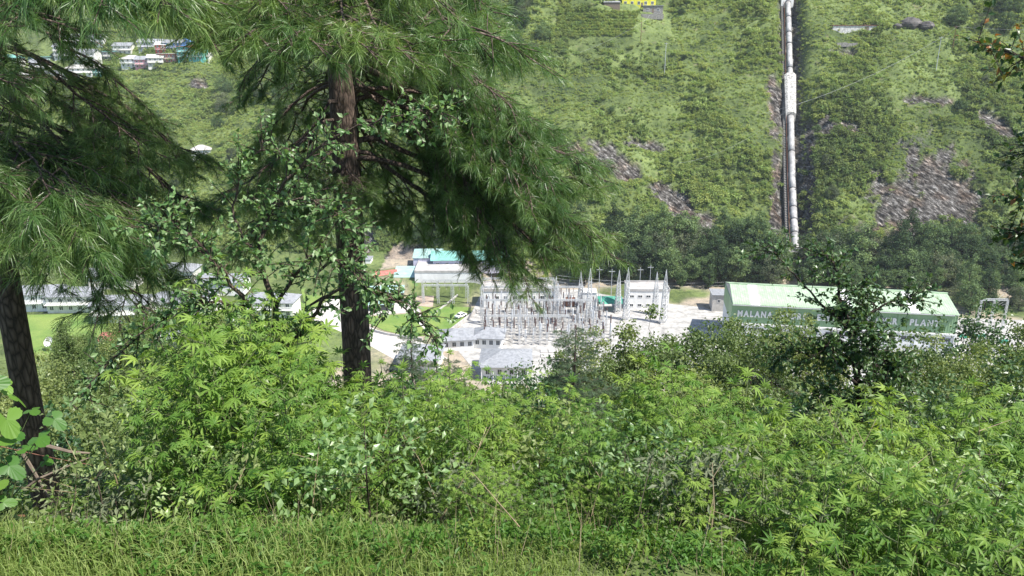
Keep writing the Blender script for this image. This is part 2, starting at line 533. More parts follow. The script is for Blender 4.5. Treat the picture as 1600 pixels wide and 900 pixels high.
# ------------------------------------------------------------------ terrain
def build_terrain():
    ys = np.concatenate([np.linspace(2.3, 12, 60), np.linspace(12.3, 118, 130), np.linspace(120, 262, 45), np.linspace(263.1, 470, 190), np.linspace(473, 620, 50), np.linspace(626, 700, 14)])
    ks = np.linspace(-1, 1, 520)
    Y, K = np.meshgrid(ys, ks, indexing='ij')
    X = K * (Y * .86 + 14)
    Z = terr(X, Y)
    rk = rockmask(X, Y, Z)
    cut = (1 - sm(3.2, 6.5, np.abs(X - pen_x(Y) - .5))) * (Y > 284) * (Z > FLOOR + 4)
    rk = np.maximum(rk, .9 * cut)
    # broken ledges on the bare rock
    Z = Z + rk * 5.0 * (fbm((X * .72 + Z) / 6, (X - .72 * Z) / 22, 3) - .5) - rk * 1.2
    u, v = project(X, Y, Z)
    fl = (Y > 150) & (Z < FLOOR + 6) & (X > -48)
    earth = fl * sm(.33, .5, fbm(X / 20, Y / 20, 3)) * .85
    nr, nc = Y.shape
    i = np.arange(nr - 1)[:, None] * nc; j = np.arange(nc - 1)[None]
    F = np.stack([i + j, i + j + 1, i + nc + j + 1, i + nc + j], -1).reshape(-1, 4)
    me = mesh_np('ground', np.stack([X, Y, Z], -1).reshape(-1, 3), F, (M['ground'],), {'rock': rk.ravel(), 'earth': earth.ravel()}, True)
    tag(link('ground', me), kind='structure')
    rd = MB(); rd.box(-60, -7, -2.3, 60, 2.47, -1.985)
    tag(rd.obj('road', M['asphalt']), kind='structure')
build_terrain()

def strip(name, mat, pts, z, kind='structure', y0=125):
    """flat polygon on the valley floor through picture points"""
    P = []
    for (u, v) in pts:
        a, b = (u - 800) / FPX, (450 - v) / FPX
        dy, dz = ca + b * sa, -sa + b * ca
        t = z / dz
        P.append((a * t, dy * t, z))
    n = len(P)
    V = np.array(P + [(x, y, z - .25) for x, y, z in P])
    me = bpy.data.meshes.new(name)
    faces = [tuple(range(n - 1, -1, -1))] + [(i, (i + 1) % n, n + (i + 1) % n, n + i) for i in range(n)]
    me.from_pydata([tuple(p) for p in V], [], faces)
    me.materials.append(mat)
    bm_fix(me)
    o = link(name, me)
    if kind: o['kind'] = kind
    return o

import bmesh
def bm_fix(me):
    bm = bmesh.new(); bm.from_mesh(me)
    bmesh.ops.recalc_face_normals(bm, faces=bm.faces)
    top = [f for f in bm.faces if len(f.verts) > 4]
    if top and top[0].normal.z < 0:
        bmesh.ops.reverse_faces(bm, faces=bm.faces)
    bm.to_mesh(me); bm.free()

F0 = FLOOR
strip('lawn', M['lawn'], [(566, 500), (580, 494), (640, 490), (672, 524), (640, 526), (600, 516)], F0 + .10)
strip('lawn', M['lawn'], [(655, 478), (735, 480), (722, 500), (690, 522), (678, 520), (662, 495)], F0 + .10)
strip('lawn', M['lawn'], [(30, 492), (150, 490), (165, 505), (300, 500), (480, 470), (480, 560), (40, 560)], F0 + .08)
strip('lawn', M['lawn'], [(470, 452), (504, 440), (506, 470), (480, 490)], F0 + .12)
strip('road', M['vroad'], [(480, 488), (520, 466), (620, 462), (650, 474), (672, 524), (658, 510), (640, 488), (578, 492), (565, 505), (600, 520), (660, 535), (700, 560), (640, 575), (560, 530), (490, 500)], F0 + .05)
strip('switchyard_ground', M['yard'], [(735, 492), (755, 452), (900, 452), (1000, 470), (1100, 480), (1140, 500), (1140, 560), (1000, 560), (850, 600), (760, 600), (700, 530)], F0 + .06)
strip('yard_ground', M['yard'], [(1000, 480), (1600, 500), (1600, 620), (1000, 600)], F0 + .03)
strip('earth_track', M['dirt'], [(630, 450), (680, 448), (676, 480), (655, 478), (640, 470)], F0 + .14)

# ------------------------------------------------------------------ foliage builders
def unit(a):
    return a / (np.linalg.norm(a, axis=-1, keepdims=True) + 1e-9)

def leaves_np(P, D, N, L, W, fold=.35, droop=.15, five=False):
    """leaf quads: base P, direction D, face normal N, length L, half-width W"""
    D = unit(D); S = unit(np.cross(D, N)); N = unit(np.cross(S, D))
    L = L[:, None]; W = W[:, None]
    mid = P + D * L * .45
    tip = P + D * L - N * L * droop
    a = mid + S * W + N * W * fold
    b = mid - S * W + N * W * fold
    k = len(P)
    if five:
        V = np.stack([P, a, tip, b, mid], 1).reshape(-1, 3)
        i = np.arange(k)[:, None] * 5
        F = np.concatenate([i + np.array([0, 1, 2, 4]), i + np.array([0, 4, 2, 3])])
        return V, F, 5
    V = np.stack([P, a, tip, b], 1).reshape(-1, 3)
    F = np.arange(k)[:, None] * 4 + np.array([0, 1, 2, 3])
    return V, F, 4

def cloud(g, C, rad, n, L, W, up=.6, out=None, five=False, flat=.7, droop=.15):
    """n leaves around each clump centre C; returns V, F, v"""
    k = len(C) * n
    c = np.repeat(C, n, 0)
    d = unit(g.normal(size=(k, 3))) * (g.random((k, 1)) ** .45)
    r = np.repeat(np.broadcast_to(rad, (len(C),)), n)[:, None]
    P = c + d * r * np.array([1, 1, flat])
    N = unit(d * .8 + np.array([0, 0, up]) + g.normal(size=(k, 3)) * .45)
    D = unit(g.normal(size=(k, 3)) + d * .6 + np.array([0, 0, -.3]))
    s = g.uniform(.65, 1.25, k)
    V, F, m = leaves_np(P, D, N, L * s, W * s, five=five, droop=droop)
    cv = np.repeat(np.repeat(g.random(len(C)), n) * .5 + g.random(k) * .5, m)
    return V, F, cv

def broadleaf(seed, H, CR, base, tr, nclump, nleaf, L, W, mat, bark, crad=.16, shape='round', bend=.3, trunkn=7, five=False):
    """-> (trunk mesh, crown mesh); base = fraction of H where the crown starts"""
    g = np.random.default_rng(seed)
    zc, rz = H * (base + 1) / 2, H * (1 - base) / 2
    d = unit(g.normal(size=(nclump, 3)))
    lob = 1 + .38 * (vnoise(d[:, 0] * 2.2 + seed, d[:, 1] * 2.2 + d[:, 2] * 1.7 + 9) - .5) * 2
    rr = g.uniform(.45, 1, nclump) ** .6
    q = d * rr[:, None] * lob[:, None]
    if shape == 'cone':
        t = (q[:, 2] + 1) / 2
        C = np.stack([q[:, 0] * CR * (1.25 - t), q[:, 1] * CR * (1.25 - t), zc + q[:, 2] * rz], 1)
    elif shape == 'vase':
        t = np.clip((q[:, 2] + 1) / 2, 0, 1.2)
        C = np.stack([q[:, 0] * CR * (.45 + .65 * t), q[:, 1] * CR * (.45 + .65 * t), zc + q[:, 2] * rz], 1)
    else:
        C = np.stack([q[:, 0] * CR, q[:, 1] * CR, zc + q[:, 2] * rz], 1)
    cr = crad * CR * g.uniform(.7, 1.35, nclump)
    V, F, v = cloud(g, C, cr, nleaf, L, W, five=five)
    crown = mesh_np('crown', V, F, (mat,), {'v': v})
    # trunk with limbs and twigs that reach the clumps
    mb = MB()
    zt = np.linspace(-.6, H * .86, 7)
    off = np.cumsum(g.normal(size=(7, 2)) * bend * tr * 2, 0); off -= off[0]
    tp = np.column_stack([off, zt])
    mb.tube(tp, tr * np.linspace(1.15, .2, 7), trunkn)
    nl = max(7, nclump // 9)
    idx = g.choice(nclump, nl, replace=False)
    nodes = [tp[3:]]
    for i in idx:
        c = C[i]
        z0 = np.clip(c[2] - .30 * H * g.uniform(.5, 1), H * base * .8, H * .8)
        o = np.array([np.interp(z0, zt, tp[:, 0]), np.interp(z0, zt, tp[:, 1]), z0])
        m1 = o * .55 + c * .45 + np.array([0, 0, -.03 * H]) + g.normal(size=3) * .03 * H
        m2 = o * .2 + c * .8 + g.normal(size=3) * .02 * H
        rb = tr * .42 * (1 - z0 / H * .6)
        mb.tube([o, m1, m2, c], [rb, rb * .7, rb * .45, rb * .2], 5, False)
        nodes.append(np.array([m1, m2, c]))
    nodes = np.concatenate(nodes)
    for c in C[g.permutation(nclump)[:int(nclump * .6)]]:
        k = np.argmin(np.linalg.norm(nodes - c, axis=1) + .5 * np.maximum(0, nodes[:, 2] - c[2]))
        mb.tube([nodes[k], (nodes[k] + c) / 2 + g.normal(size=3) * .01 * H, c], [tr * .10, tr * .07, tr * .03], 3, False)
    return mb.mesh('trunk', bark, True), crown

def put_tree(name, tm, cm, loc, rotz, s, label, cat, group, stuff=True):
    t = empty(name, loc, rotz, label, cat, group, s)
    link('trunk', tm, t)
    c = link('crown', cm, t)
    if stuff: c['kind'] = 'stuff'
    return t

# ---- long-needled pine limb: wood plus drooping tufts
def tufts_np(g, P, D, n, L, W, droop):
    """n long needles round each shoot; P shoot tip, D shoot direction"""
    k = len(P) * n
    p = np.repeat(P, n, 0); d = unit(np.repeat(D, n, 0))
    s = g.random((k, 1))
    p = p - d * s * L * .95
    r = unit(g.normal(size=(k, 3)))
    e = unit(d * g.uniform(.3, 1.1, (k, 1)) + r * .75)
    l = L * g.uniform(.7, 1.12, (k, 1)) * (.75 + .25 * (1 - s))
    grav = np.array([0, 0, -1.0])
    m1 = p + e * l * .5 + grav * l * droop * .22
    e2 = unit(e + grav * droop * 1.25)
    t = m1 + e2 * l * .5
    side = unit(np.cross(e, r + g.normal(size=(k, 3)) * .3)) * W
    V = np.stack([p - side * .5, p + side * .5, m1 + side * .5, m1 - side * .5, t], 1).reshape(-1, 3)
    i = np.arange(k)[:, None] * 5
    Q = i + np.array([0, 1, 2, 3]); Tt = i + np.array([3, 2, 4])
    v = np.repeat(np.repeat(g.random(len(P)), n) * .45 + g.random(k) * .55, 5)
    return V, Q, Tt, v

def pine_limb(seed, length, rise, droop, spread, nsub, tuft_per, nn, nl, nw, r0, gdroop=.5, bare=.22, mat='needle'):
    g = np.random.default_rng(seed)
    t = np.linspace(0, 1, 9)
    wob = np.cumsum(g.normal(size=(9, 3)) * length * .018, 0); wob[0] = 0
    path = np.column_stack([length * t, 0 * t, length * (rise * t - droop * t * t)]) + wob
    mb = MB()
    mb.tube(path, r0 * (1 - .8 * t), 6, False)
    SP, SD = [], []
    ip = lambda s: np.array([np.interp(s, t, path[:, i]) for i in range(3)])
    for j in range(nsub):
        s = bare + (1 - bare) * (j + g.uniform(0, .8)) / nsub
        o = ip(s); fw = unit(ip(min(1, s + .05)) - ip(s - .05))
        a = (1 if j % 2 else -1) * g.uniform(.5, 1.1)
        lat = np.array([-fw[1], fw[0], 0]) * math.sin(a) + fw * math.cos(a)
        sl = spread * length * (1 - .55 * s) * g.uniform(.6, 1.15)
        q = np.linspace(0, 1, 5)
        sub = o + q[:, None] * lat * sl + np.column_stack([0 * q, 0 * q, sl * (.10 * q - g.uniform(.1, .45) * q * q)])
        mb.tube(sub, r0 * .32 * (1 - .7 * q), 4, False)
        for m in range(tuft_per):
            qq = .25 + .75 * (m + g.random()) / tuft_per
            b = np.array([np.interp(qq, q, sub[:, i]) for i in range(3)])
            dd = unit(unit(sub[-1] - sub[0]) * .8 + g.normal(size=3) * np.array([.5, .5, .28]) + np.array([0, 0, .08]))
            tl = g.uniform(.5, 1.3) * nl * 1.3
            tip = b + dd * tl + np.array([0, 0, -.1 * tl])
            mb.tube([b, tip], [r0 * .12 + .002, .003], 3, False)
            SP.append(tip); SD.append(dd)
    tipd = unit(path[-1] - path[-2])
    for m in range(5):
        SP.append(path[-1] + tipd * nl * .4 * m * .5); SD.append(unit(tipd + g.normal(size=3) * .3))
    V, Q, Tt, v = tufts_np(g, np.array(SP), np.array(SD), nn, nl, nw, gdroop)
    return mb.mesh('limb', M['bark'], True), mesh_np('needles', V, [Q, Tt], (M[mat],), {'v': v})

def put_limb(tree, wood, needles, loc, rotz, s=1.0, pitch=0.0, roll=0.0):
    l = link('limb', wood, tree, loc)
    l.rotation_euler = (roll, pitch, rotz)
    l.scale = (s, s, s)
    n = link('needles', needles, l)
    n['kind'] = 'stuff'
    return l

# limbs of the two big pines (seven kinds, used many times)
LSPEC = [(3.6, .10, .16, .34, 20, 8, 50, .21, .0042, .05, .6, .30),
         (4.2, .05, .34, .30, 20, 7, 46, .20, .0042, .055, .5, .35),
         (3.0, .18, .20, .38, 18, 7, 50, .21, .0042, .04, .65, .28),
         (4.6, -.25, .22, .30, 20, 7, 46, .20, .0042, .055, .4, .4),
         (2.2, .05, .25, .40, 13, 6, 54, .22, .0042, .03, .7, .2),
         (3.4, -.1, .22, .36, 26, 8, 44, .20, .0042, .042, .35, .38),
         (4.7, .12, .16, .17, 20, 8, 54, .21, .0042, .05, .5, .42)]
LIMB = [pine_limb(100 + i, *q) for i, q in enumerate(LSPEC)]
LTIP = [(q[0], q[0] * (q[1] - q[2])) for q in LSPEC]
SMALL = [pine_limb(110, 1.6, .35, .25, .36, 10, 6, 30, .17, .008, .02, .5, .1, 'needle_blue'),
         pine_limb(111, 1.9, .25, .30, .36, 11, 6, 30, .17, .008, .022, .5, .1, 'needle_blue')]

def trunk_path(b, tp, r0, r1, g, n=12, nside=14):
    t = np.linspace(0, 1, n)
    b, tp = np.array(b), np.array(tp)
    P = b + (tp - b) * t[:, None] + np.cumsum(g.normal(size=(n, 3)) * np.array([.012, .012, 0]), 0)
    return P, r0 + (r1 - r0) * t

def big_pine(name, foot_uv, Y, top_u, ztop, r0, r1, limbs, label, group, lean=None):
    g = np.random.default_rng(int(Y * 10))
    bx = at(*foot_uv, Y)
    b = Vector((bx.x, Y, T(bx.x, Y) - .3))
    tree = empty(name, b, 0, label, 'pine tree', group)
    top = at(top_u, 0, Y)
    topv = (top.x - b.x, 0, ztop - b.z)
    P, rad = trunk_path((0, 0, 0), topv, r0, r1, g)
    rad = np.array(rad); rad[0] *= 1.35; rad[1] *= 1.1
    mb = MB(); mb.tube(P, rad, 16)
    link('trunk', mb.mesh('trunk', M['bark'], True), tree)
    # stubs of broken boughs
    for i in range(7):
        z = g.uniform(.15, .75); c = P[0] + (P[-1] - P[0]) * z
        a = g.uniform(0, 6.28); L_ = g.uniform(.15, .5)
        st = MB(); st.tube([c, c + np.array([math.cos(a), math.sin(a), .1]) * (r0 + L_ * .4), c + np.array([math.cos(a), math.sin(a), -.15]) * (r0 + L_)], [.035, .025, .012], 5)
        st.obj('dead_stub', M['bark_dark'], tree)
    for (z, u, v, Yt, k) in limbs:         # z in world units (camera at 0)
        tt = (z - b.z) / topv[2]
        c = Vector((topv[0] * tt, 0, z - b.z))
        d = at(u, v, Yt) - b - c
        lx, lz = LTIP[k]
        s = d.length / math.hypot(lx, lz)
        az = math.atan2(d.y, d.x)
        pitch = -(math.asin(max(-1, min(1, d.z / d.length))) - math.atan2(lz, lx))
        put_limb(tree, *LIMB[k], c, az, s, pitch)
    return tree, b

# az: 0 = right (+X), 90 = away, -90 = towards the camera
gl = np.random.default_rng(3)
# limbs: (height where it leaves the trunk, then the place its tip reaches, kind)
mainl = [
    (1.2, 320, 42, 6.9, 6), (1.3, 395, 36, 6.6, 6), (1.2, 470, 36, 6.5, 6), (1.2, 545, 40, 6.5, 6), (1.2, 600, 46, 6.6, 6), (1.2, 660, 48, 6.9, 6), (1.1, 710, 52, 7.2, 0), (.9, 762, 72, 8.0, 0),
    (1.6, 420, -25, 6.8, 6), (1.6, 290, -20, 7.4, 6), (3.2, 760, -180, 9, 1), (3.0, 300, -170, 9.5, 1), (3.2, 850, -160, 11, 1), (3.6, 650, -240, 12.5, 1), (4.4, 800, -330, 10, 0), (4.0, 420, -300, 11, 0), (2.6, 780, -110, 8.0, 1),
    (.9, 700, 120, 10.5, 1), (.6, 780, 150, 9.4, 2), (.4, 840, 215, 9.6, 5), (.2, 868, 270, 9.4, 5), (.0, 885, 320, 10.4, 5), (-.3, 805, 400, 9.6, 5),
    (-.1, 740, 290, 11.5, 5), (-.5, 720, 350, 10.8, 1), (-.2, 690, 230, 11.8, 1), (.3, 840, 180, 11.8, 2), (.2, 760, 220, 11.8, 1),
    (-.5, 385, 250, 10.4, 0), (-.9, 400, 300, 10.8, 2), (.3, 380, 150, 9.6, 1), (.0, 620, 240, 12.4, 2), (-.4, 650, 330, 11.6, 2), (.1, 680, 170, 12.6, 0), (-.3, 760, 270, 12, 0), (-.5, 745, 395, 10.6, 5), (-.2, 850, 330, 11.2, 2), (.2, 820, 250, 9.8, 5), (0, 840, 300, 9.0, 5),
    (-.8, 885, 235, 10.2, 2), (-1.1, 900, 285, 10.0, 0), (-1.3, 905, 345, 10.3, 2), (-1.5, 870, 395, 10.2, 0), (-1.4, 800, 410, 9.8, 2), (-.7, 840, 200, 10.8, 0),
    (.1, 600, 190, 13.2, 1), (-.4, 480, 200, 12.6, 1), (-.2, 430, 180, 12.0, 1), (-.5, 425, 270, 11.6, 1), (-.9, 450, 330, 11.6, 2), (-.3, 640, 170, 12.6, 0), (0.2, 390, 150, 11.0, 0),
    (-1.0, 340, 300, 9.2, 2), (-1.3, 380, 390, 9.2, 4), (-1.6, 520, 345, 8.7, 4), (-1.5, 480, 350, 9.2, 4), (-1.9, 500, 392, 9.3, 4), (-1.6, 560, 310, 9.2, 4), (-1.3, 610, 330, 10.6, 4), (-1.9, 600, 350, 11.2, 4),
    (1.6, 600, 10, 12, 1), (1.8, 700, 20, 11.5, 0), (1.9, 480, -20, 12.5, 1), (2.2, 560, -60, 7, 0), (2.3, 400, -60, 9, 0), (2.3, 660, -70, 10, 0)]
main_pine, mb_ = big_pine('pine_tree', (557, 640), 10.2, 528, 6.0, .225, .14, mainl, 'tall pine with thick dark trunk and long drooping needles, standing mid left', 'tall pines on the roadside slope')
leftl = [
    (1.0, 40, 30, 6.2, 0), (1.1, 140, 10, 6.4, 4), (1.1, 220, 10, 6.6, 4), (2.4, 220, -110, 6.8, 1), (2.3, 300, -90, 7.4, 1), (2.6, 20, -130, 6, 1), (2.5, 180, -120, 8.5, 0), (2.9, 300, -200, 8.8, 1),
    (.3, 250, 205, 8.4, 1), (.2, 190, 210, 7.4, 2), (.0, 305, 245, 8.4, 0), (-.2, 230, 290, 7.8, 1), (-.3, 300, 320, 8.2, 0), (-.4, 170, 320, 6.9, 2), (-.4, 260, 355, 7.6, 2), 
    (-.6, 110, 350, 6.5, 4), (-.6, 50, 330, 6.3, 4), (-.8, 20, 372, 6.4, 4), (-.9, 75, 388, 6.4, 4), (-.9, 130, 385, 6.5, 4), (-.8, 190, 380, 7.2, 4), (-.7, 130, 300, 9.8, 1), (-.2, 280, 290, 10.2, 1), (-.9, 200, 340, 10, 0),
    (-1.5, 200, 515, 6.9, 4), (-1.4, 150, 430, 7.0, 4), (-1.2, 235, 440, 7.8, 4),
    (1.5, 100, -30, 6.5, 0), (1.6, 230, -40, 7, 0), (1.4, -60, 100, 6.2, 0), (.4, -70, 260, 6.2, 0), (-.3, -60, 330, 6.4, 4)]
left_pine, lb_ = big_pine('pine_tree', (54, 700), 7.9, -60, 4.5, .152, .10, leftl, 'pine at the left edge with bare lower trunk and wide bough of drooping needles', 'tall pines on the roadside slope')

# roots and dead branches lying round the foot of the left pine
def dead_branch(pts, r, label, mat='wood'):
    P = [at(*p) for p in pts]
    o = MB(); base = P[0]
    o.tube([tuple(p - base) for p in P], np.linspace(r, r * .4, len(P)), 5)
    ob = o.obj('dead_branch', M[mat], None, base)
    tag(ob, label, 'branch')
dead_branch([(30, 700, 6.6), (52, 735, 6.6), (78, 780, 6.5)], .022, 'bare grey branch leaning against the foot of the left pine')
dead_branch([(38, 765, 6.5), (60, 748, 6.5), (90, 735, 6.6), (140, 715, 6.7)], .018, 'crooked dead branch lying beside the foot of the left pine')
dead_branch([(60, 693, 6.4), (110, 706, 6.3), (140, 708, 6.3)], .02, 'thin fallen branch pointing right from the left pine trunk')
dead_branch([(0, 815, 3.3), (25, 808, 3.35), (40, 806, 3.4)], .02, 'short reddish stick lying on the grass at the lower left corner', 'rust')

# ---- young pines lower on the slope
def young_pine(u, vtop, Y, H, label, crown=.22, dens=1.0):
    p = at(u, vtop, Y)
    b = Vector((p.x, Y, p.z - H))
    g = np.random.default_rng(int(u))
    t = empty('young_pine', b, 0, label, 'pine tree', 'young pines on the slope')
    mb = MB(); mb.tube([(0, 0, -1.5), (0, 0, H * .5), (.05, 0, H)], [H * .015, H * .010, .015], 8)
    mb.obj('trunk', M['bark_dark'], t, smooth=True)
    nw = int(H * 1.9 * dens)
    for i in range(nw):
        f = (i + .3) / nw
        z = H * (.12 + .86 * f)
        s = float(max(.42, crown * H * 1.25 * (1.02 - f) ** .7 / 1.7 * g.uniform(.75, 1.2)))
        a0 = g.uniform(0, 360)
        for k in range(5):
            wd, nd = SMALL[int(g.integers(0, 2))]
            put_limb(t, wd, nd, (0, 0, z), R(a0 + 72 * k + g.uniform(-15, 15)), s, R(-12 + 18 * (1 - f)))
    return t
young_pine(898, 508, 24, 8.5, 'grey-green young pine with slim dark trunk rising in the centre foreground', .26)
young_pine(640, 520, 34, 11, 'young pine with grey-green needles left of the slate roofed house', .22)
young_pine(700, 560, 36, 9, 'dark young pine standing right in front of the slate roofed house', .3)
young_pine(215, 470, 60, 15, 'blue-green conifer in front of the white quarters at left', .26, .8)
young_pine(1210, 545, 30, 8, 'young pine showing dark green below the left end of the power house', .28)

# ------------------------------------------------------------------ broadleaf kinds
HT = [broadleaf(1, 11, 4.6, .12, .22, 70, 42, .55, .20, M['far_leaf'], M['bark_dark'], .26),
      broadleaf(2, 13, 4.2, .14, .24, 75, 42, .55, .20, M['far_leaf'], M['bark_dark'], .26, 'vase'),
      broadleaf(3, 9, 4.4, .05, .2, 60, 44, .5, .19, M['far_leaf'], M['bark_dark'], .28),
      broadleaf(4, 14, 3.6, .08, .24, 80, 40, .5, .18, M['far_leaf'], M['bark_dark'], .3)]
HO = [broadleaf(5, 11, 4.8, .15, .22, 60, 46, .45, .15, M['far_olive'], M['bark_dark'], .26),
      broadleaf(6, 9, 3.6, .1, .2, 50, 44, .45, .15, M['far_olive'], M['bark_dark'], .3)]
BU = [broadleaf(7, 3.6, 2.4, -.05, .12, 34, 40, .36, .14, M['far_leaf'], M['bark_dark'], .34),
      broadleaf(8, 3.0, 2.0, -.05, .10, 28, 40, .36, .14, M['far_leaf'], M['bark_dark'], .36),
      broadleaf(9, 4.2, 2.3, -.05, .12, 34, 40, .34, .12, M['far_olive'], M['bark_dark'], .36)]

def hill_tree(u, v, kinds, s, label, group, name='tree', cat='tree', dz=-.3):
    p = gfar(u, v)
    a, b = kinds[random.randrange(len(kinds))]
    put_tree(name, a, b, (p.x, p.y, p.z + dz), random.uniform(0, 6.28), s * random.uniform(.85, 1.15), label, cat, group)

# the belt of trees along the foot of the hill
placed = []
LM_ = [(0, 'at the far left'), (150, 'behind the left pine boughs'), (330, 'left of the main pine trunk'), (560, 'right of the main pine trunk'), (700, 'above the long teal roof'), (800, 'under the pine bough tips'), (905, 'behind the left lattice towers'), (1000, 'behind the white block'), (1070, 'between the white block and the annex'), (1150, 'behind the left end of the power house'), (1225, 'right of the penstock foot'), (1310, 'behind the middle of the power house'), (1400, 'below the grey cliff'), (1490, 'beyond the right end of the power house'), (1570, 'at the right edge')]
def where(u):
    return [t for a, t in LM_ if a <= max(0, u)][-1]
def fit(label, u):
    wl = label.split(); ww = where(u).split()
    return ' '.join(wl[:15 - len(ww)]).rstrip(',') + ' ' + ' '.join(ww)
def belt(u0, u1, n, vlo, vhi, kinds, s, label, group, mind=3.4, flat=False):
    k = 0; tries = 0
    while k < n and tries < n * 30:
        tries += 1
        u = random.uniform(u0, u1); v = random.uniform(vlo(u), vhi(u))
        p = gfar(u, v)
        if p.z < FLOOR + .4 and p.y < 262 and not flat: continue
        if flat and p.y < 222: continue
        if 1219 < u < 1262 and v > 250: continue
        if any((p.x - q[0]) ** 2 + (p.y - q[1]) ** 2 < mind * mind for q in placed): continue
        placed.append((p.x, p.y)); k += 1
        a, b = kinds[random.randrange(len(kinds))]
        sv = random.uniform(.75, 1.2)
        lab = ('low ' if sv < .88 else 'tall ' if sv > 1.07 else 'middling ') + fit(label, u)
        put_tree('tree', a, b, (p.x, p.y, p.z - .4), random.uniform(0, 6.28), s * sv, lab, 'tree', group)
belt(905, 1150, 50, lambda u: 385, lambda u: 447, HT + HO[:1], 1.08, 'dark green tree at the hill foot', 'trees at the foot of the hill')
belt(1150, 1600, 56, lambda u: 400, lambda u: 452, HT + HO[:1], 1.15, 'dark green tree at the foot of the hill', 'trees behind the power house')
belt(1150, 1480, 14, lambda u: 440, lambda u: 448 + (u - 1150) * .03, HT, .9, 'dark green tree just above the roof line', 'trees behind the power house', 4, True)
belt(1485, 1630, 14, lambda u: 448, lambda u: 488, HT + HO[:1], .9, 'dark green tree on the flat ground', 'trees behind the power house', 4, True)
belt(1050, 1115, 3, lambda u: 440, lambda u: 452, HT, .7, 'dark green tree beside the grey annex', 'trees at the foot of the hill', 4, True)
belt(1270, 1600, 14, lambda u: 385, lambda u: 420, HO, .8, 'grey-olive tree at the hill foot', 'olive trees under the cliff')
belt(640, 905, 30, lambda u: 330, lambda u: 398, HT, .85, 'dark tree on the bank', 'trees on the bank behind the sheds')
belt(560, 640, 5, lambda u: 330, lambda u: 368, HT, .6, 'small tree on the earthy bank', 'trees on the earthy bank')
belt(640, 830, 16, lambda u: -30, lambda u: 62, HO + HT[:1], 1.1, 'grey-green tree near the top of the hill', 'trees at the top edge of the hill')
belt(790, 870, 10, lambda u: 10, lambda u: 104, [HO[0], HT[2], HT[0]], .8, 'bushy tree beside the terraced field', 'trees beside the terraced field')
belt(1455, 1600, 12, lambda u: -20, lambda u: 62, [HT[0], HT[2], HO[0]], .95, 'large round tree high on the hill', 'trees at the upper right of the hill')
belt(10, 480, 20, lambda u: 140, lambda u: 330, [HT[0], HT[2], HO[0], HO[1]], .75, 'tree on the gentle slope below the village', 'trees below the village', 6)
belt(330, 520, 18, lambda u: 60, lambda u: 200, [HT[0], HT[2], HO[0]], .9, 'green tree on the slope right of the village', 'trees right of the village', 5)
belt(0, 330, 6, lambda u: 0, lambda u: 70, [HT[0], HO[0]], 1.1, 'tree on the hill above the village', 'trees above the village', 5)
belt(10, 480, 8, lambda u: 345, lambda u: 425, HT, .8, 'tree behind the white quarters', 'trees behind the quarters', 6)
for (u, v, s, lab) in [(1500, 172, 1.25, 'grey round bush on the hill above the cliff'), (1540, 132, .8, 'small grey bush near the right end of the hill'), (955, 176, .8, 'lone dark bush in the middle of the green hillside'), (1285, 158, .8, 'bush right beside the penstock anchor block'),
                       (1070, 92, .6, 'small bush on the ridge below the stone hut'), (1172, 84, .9, 'dark bush on the hillside left of the upper penstock'), (1040, 108, .5, 'little bush right of the terraces'), (1100, 68, .7, 'grey bush near the fields'), (1275, 205, 1.0, 'bush on the right bank of the penstock cut'),
                       (1290, 260, 1.1, 'dense bush hanging over the penstock cut'), (1300, 310, 1.1, 'dense bush low beside the penstock cut'), (1195, 250, .8, 'bush on the left bank of the penstock cut'), (878, 84, .8, 'dark bush at the left end of the terraces'), (1065, 22, .9, 'grey bush beside the stone hut')]:
    hill_tree(u, v, BU, s * 1.1, lab, 'lone bushes on the hill', 'bush', 'bush')

